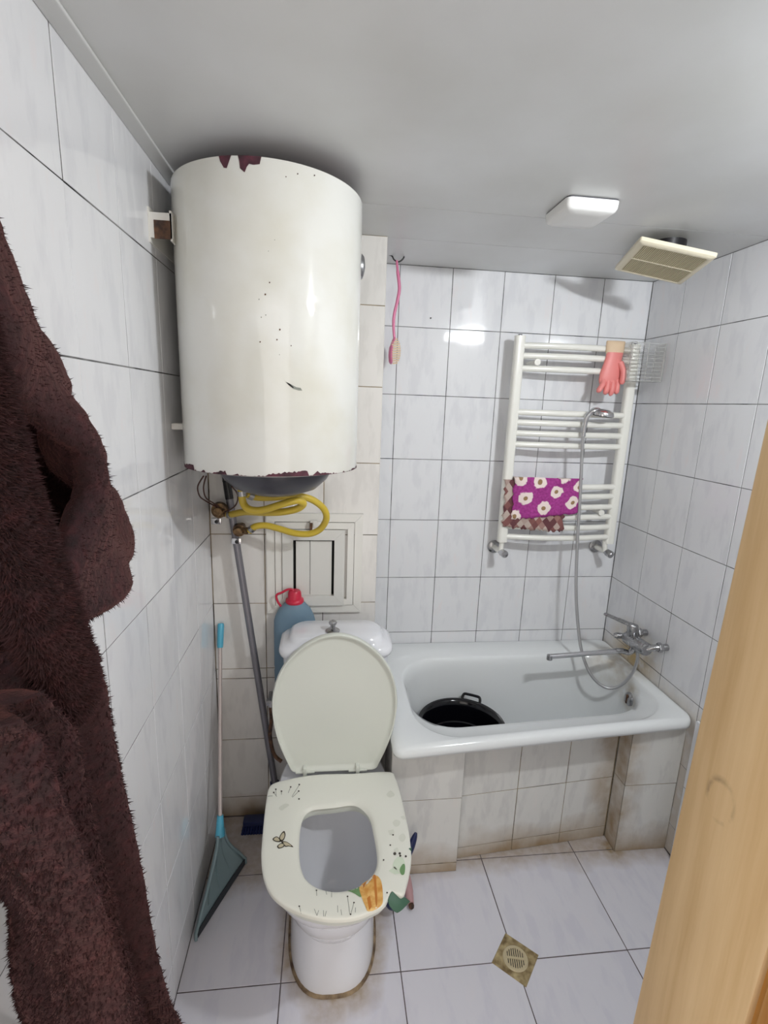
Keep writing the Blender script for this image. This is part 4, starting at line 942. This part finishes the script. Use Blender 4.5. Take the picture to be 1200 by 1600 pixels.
def slide(ring, target):
    """move a horizontal section along the wall until its far edge lies in the wanted vertical plane"""
    lo_, hi_ = -.35, .35
    for _ in range(24):
        m_ = (lo_+hi_)/2
        if max(az(p.x, p.y+m_) for p in ring) > target: hi_ = m_
        else: lo_ = m_
    return (lo_+hi_)/2
def fit(fn, azl, azr):
    """widen or narrow a section until both its edges lie in the wanted vertical planes"""
    a_, b_ = .025, .17
    for _ in range(12):
        h = (a_+b_)/2; r = fn(h); d = slide(r, azr)
        if min(az(p.x, p.y+d) for p in r) < azl: b_ = h
        else: a_ = h
    r = fn((a_+b_)/2); d = slide(r, azr)
    for p in r: p.y += d
    return r
def azt(pix, x): return sorted((at(u, v, x=x).z, az(*at(u, v, x=x).xy)) for u, v in pix)
NEAR = [(-70, 1300), (0, 1434), (33, 1489), (52, 1526), (88, 1600)]
BODY = [(.03, -1.10), (.24, -1.107), (.36, -1.116), (.52, -1.18), (.68, -1.234), (.82, -1.263), (.91, -1.285), (1.02, -1.307), (1.16, -1.321), (1.25, -1.349), (1.34, -1.376), (1.45, -1.41), (1.6, -1.45), (1.75, -1.49), (1.80, -1.50)]
BW = [(1.30, .09), (1.45, .08), (1.6, .06), (1.75, .03), (1.80, .015)]
AZB = azt(NEAR, -1.595)
FARE = [(115, 928), (123, 957), (144, 1018), (169, 1101), (175, 1145), (188, 1224), (206, 1303), (221, 1364), (239, 1439), (263, 1500), (285, 1539), (286, 1575), (291, 1600)]
AZR = azt(FARE, -1.475)
def body_ring(z, nn=220):
    yf = interp(BODY, z)[0]; k_ = smooth(1.30, 1.40, z); l_ = smooth(1.1, .8, z); hx = (.062+.01*l_)*(1-k_)+.018*k_; cx = -1.640+hx+.014*l_
    def mk(hy):
        r = []
        for k in range(nn):
            a = 2*PI*k/nn; c, s_ = math.cos(a), math.sin(a)
            f = smooth(-.2, .6, c)*(1-.7*k_)
            A = (.019*math.sin(3.2*s_*2.0+.6+z*1.2)+.010*math.sin(s_*9+z*2.4+.4))*f
            x = cx+hx*math.copysign(abs(c)**.8, c)+A; y = hy*math.copysign(abs(s_)**.9, s_)+.004*math.sin(z*17)*f
            r.append(Vector((max(x, -1.642), yf+y, z)))
        return r
    azr = interp(AZR, z)[0]
    if z > 1.40:
        r = mk(interp(BW, z)[0]); 
        for p in r: p.y -= interp(BW, z)[0]
        return r
    return fit(mk, interp(AZB, z)[0], azr)
zs = [.03+(1.80-.03)*i/440 for i in range(441)]
body_g = [body_ring(z) for z in zs]
ob = obj('robe_body', MB().loft(body_g, True, True, True), M_ROBE, rob, 180, recalc=False); fuzz(ob, body_g, 75000, .0036)
# front panel hanging over the body
_fp = [at(u, v, x=-1.47) for u, v in ((60, 1060), (118, 1120), (143, 1250), (178, 1400), (228, 1600))]
FPN = [(.03, -1.215)]+[(p.z, p.y) for p in reversed(_fp)]
AZP = azt([(u-4, v) for u, v in NEAR], -1.48)
def panel_ring(z, nn=120):
    yf = interp(FPN, z)[0]
    def mk(wd):
        r = []
        for k in range(nn):
            a = 2*PI*k/nn; c, s_ = math.cos(a), math.sin(a)
            x = -1.492+.03*math.copysign(abs(c)**.7, c)+(.010*math.sin(s_*5+z*3) if c > 0 else 0)
            r.append(Vector((x, yf+wd*math.copysign(abs(s_)**.85, s_), z)))
        return r
    return fit(mk, interp(AZP, z)[0], az(-1.47, yf))
zt = FPN[-1][0]
zs = [.03+(zt-.03)*i/320 for i in range(321)]
panel_g = [panel_ring(z) for z in zs]
ob = obj('front_panel', MB().loft(panel_g, True, True, True), M_ROBE, rob, 180, recalc=False); fuzz(ob, panel_g, 55000, .0034)
# hood: an open fold with a dark hollow
YFAR = [(1.318, -1.30), (1.322, -1.262), (1.33, -1.235), (1.345, -1.208), (1.37, -1.201), (1.385, -1.203), (1.432, -1.235), (1.495, -1.295), (1.53, -1.309), (1.572, -1.341), (1.617, -1.373), (1.648, -1.404), (1.675, -1.426), (1.70, -1.433), (1.76, -1.45), (1.80, -1.47)]
RID = [(1.318, -1.36), (1.34, -1.44), (1.36, -1.485), (1.40, -1.517), (1.44, -1.495), (1.486, -1.469), (1.52, -1.475), (1.55, -1.51), (1.575, -1.55), (1.60, -1.58), (1.80, -1.58)]
def hood_ring(z):
    yf = interp(YFAR, z)[0]; yr = interp(RID, z)[0]; k = smooth(1.315, 1.36, z)
    xr = -1.56+.08*k; q = smooth(1.60, 1.80, z); xr -= .045*q; xw = -1.640
    y1 = yf+.02; y2 = yr*.45+yf*.55-.03
    pts = [(-1.545, -1.60+.14*(1-k), z), (-1.61, -1.57+.12*(1-k), z), (xw+.003, -1.50+.08*(1-k), z), (xw, (y1-1.5)/2, z), (xw+.004, y1-.03, z), (-1.622, y1, z), (-1.598, y1, z), (-1.572, y1-.035, z), (-1.545-.01*q, y1-.085, z), (xr-.03, y2-.012, z), (xr-.006, yr+.045, z), (xr, yr+.015, z), (xr-.006, yr, z), (xr-.02, yr+.006, z)]
    r = cat(pts, 12)
    for p in r:
        m_ = smooth(-1.60, -1.52, p.x)
        p.x += m_*(.006*math.sin((p.y+1.2)*48+z*9)+.004*math.sin((p.y*30)-z*24)); p.x = max(p.x, -1.641)
    d = slide(r[60:130], az(-1.55, yf)); n_ = len(r)
    for i_, p in enumerate(r): p.y += d*smooth(20, 50, i_)*smooth(n_-8, n_-60, i_)
    return r
zs = [1.318+(1.80-1.318)*i/200 for i in range(201)]
hood_g = [hood_ring(z) for z in zs]
ob = obj('hood', MB().loft(hood_g, False), M_ROBE, rob, 180, recalc=False)
s5 = ob.modifiers.new('thickness', 'SOLIDIFY'); s5.thickness = .008; s5.offset = 0
fuzz(ob, hood_g, 70000, .0058, False)
# furry lapel running down the front
LP = [(-62, 480, .022), (-50, 560, .024), (-28, 640, .026), (4, 760, .028), (42, 870, .030), (76, 960, .031), (106, 1040, .030), (124, 1090, .025), (130, 1112, .010)]
P = cat([at(u-8, v, x=-1.475) for u, v, _ in LP], 30); rr = []
for i in range(len(LP)-1):
    for k in range(30): rr.append(LP[i][2]+(LP[i+1][2]-LP[i][2])*k/30)
rr.append(LP[-1][2])
mb = MB().tube(P, rr, 60)
cx_ = sum(v.x for v in mb.v)/len(mb.v)
for v in mb.v: v.x = cx_+(v.x-cx_)*.6
ob = obj('lapel', mb, M_ROBE, rob, 180, recalc=False)
lap_g = [mb.v[i*60:(i+1)*60] for i in range(len(P))]
fuzz(ob, lap_g, 34000, .0055)
tag(obj('robe_hook', MB().tube(cat([(XL+.001, -1.505, 1.86), (XL+.02, -1.505, 1.85), (XL+.04, -1.505, 1.835), (XL+.055, -1.505, 1.85), (XL+.055, -1.505, 1.865)], 5), .004, 8), M_CHROMED, None, 60), 'metal hook on the left wall carrying the bathrobe', 'hook')
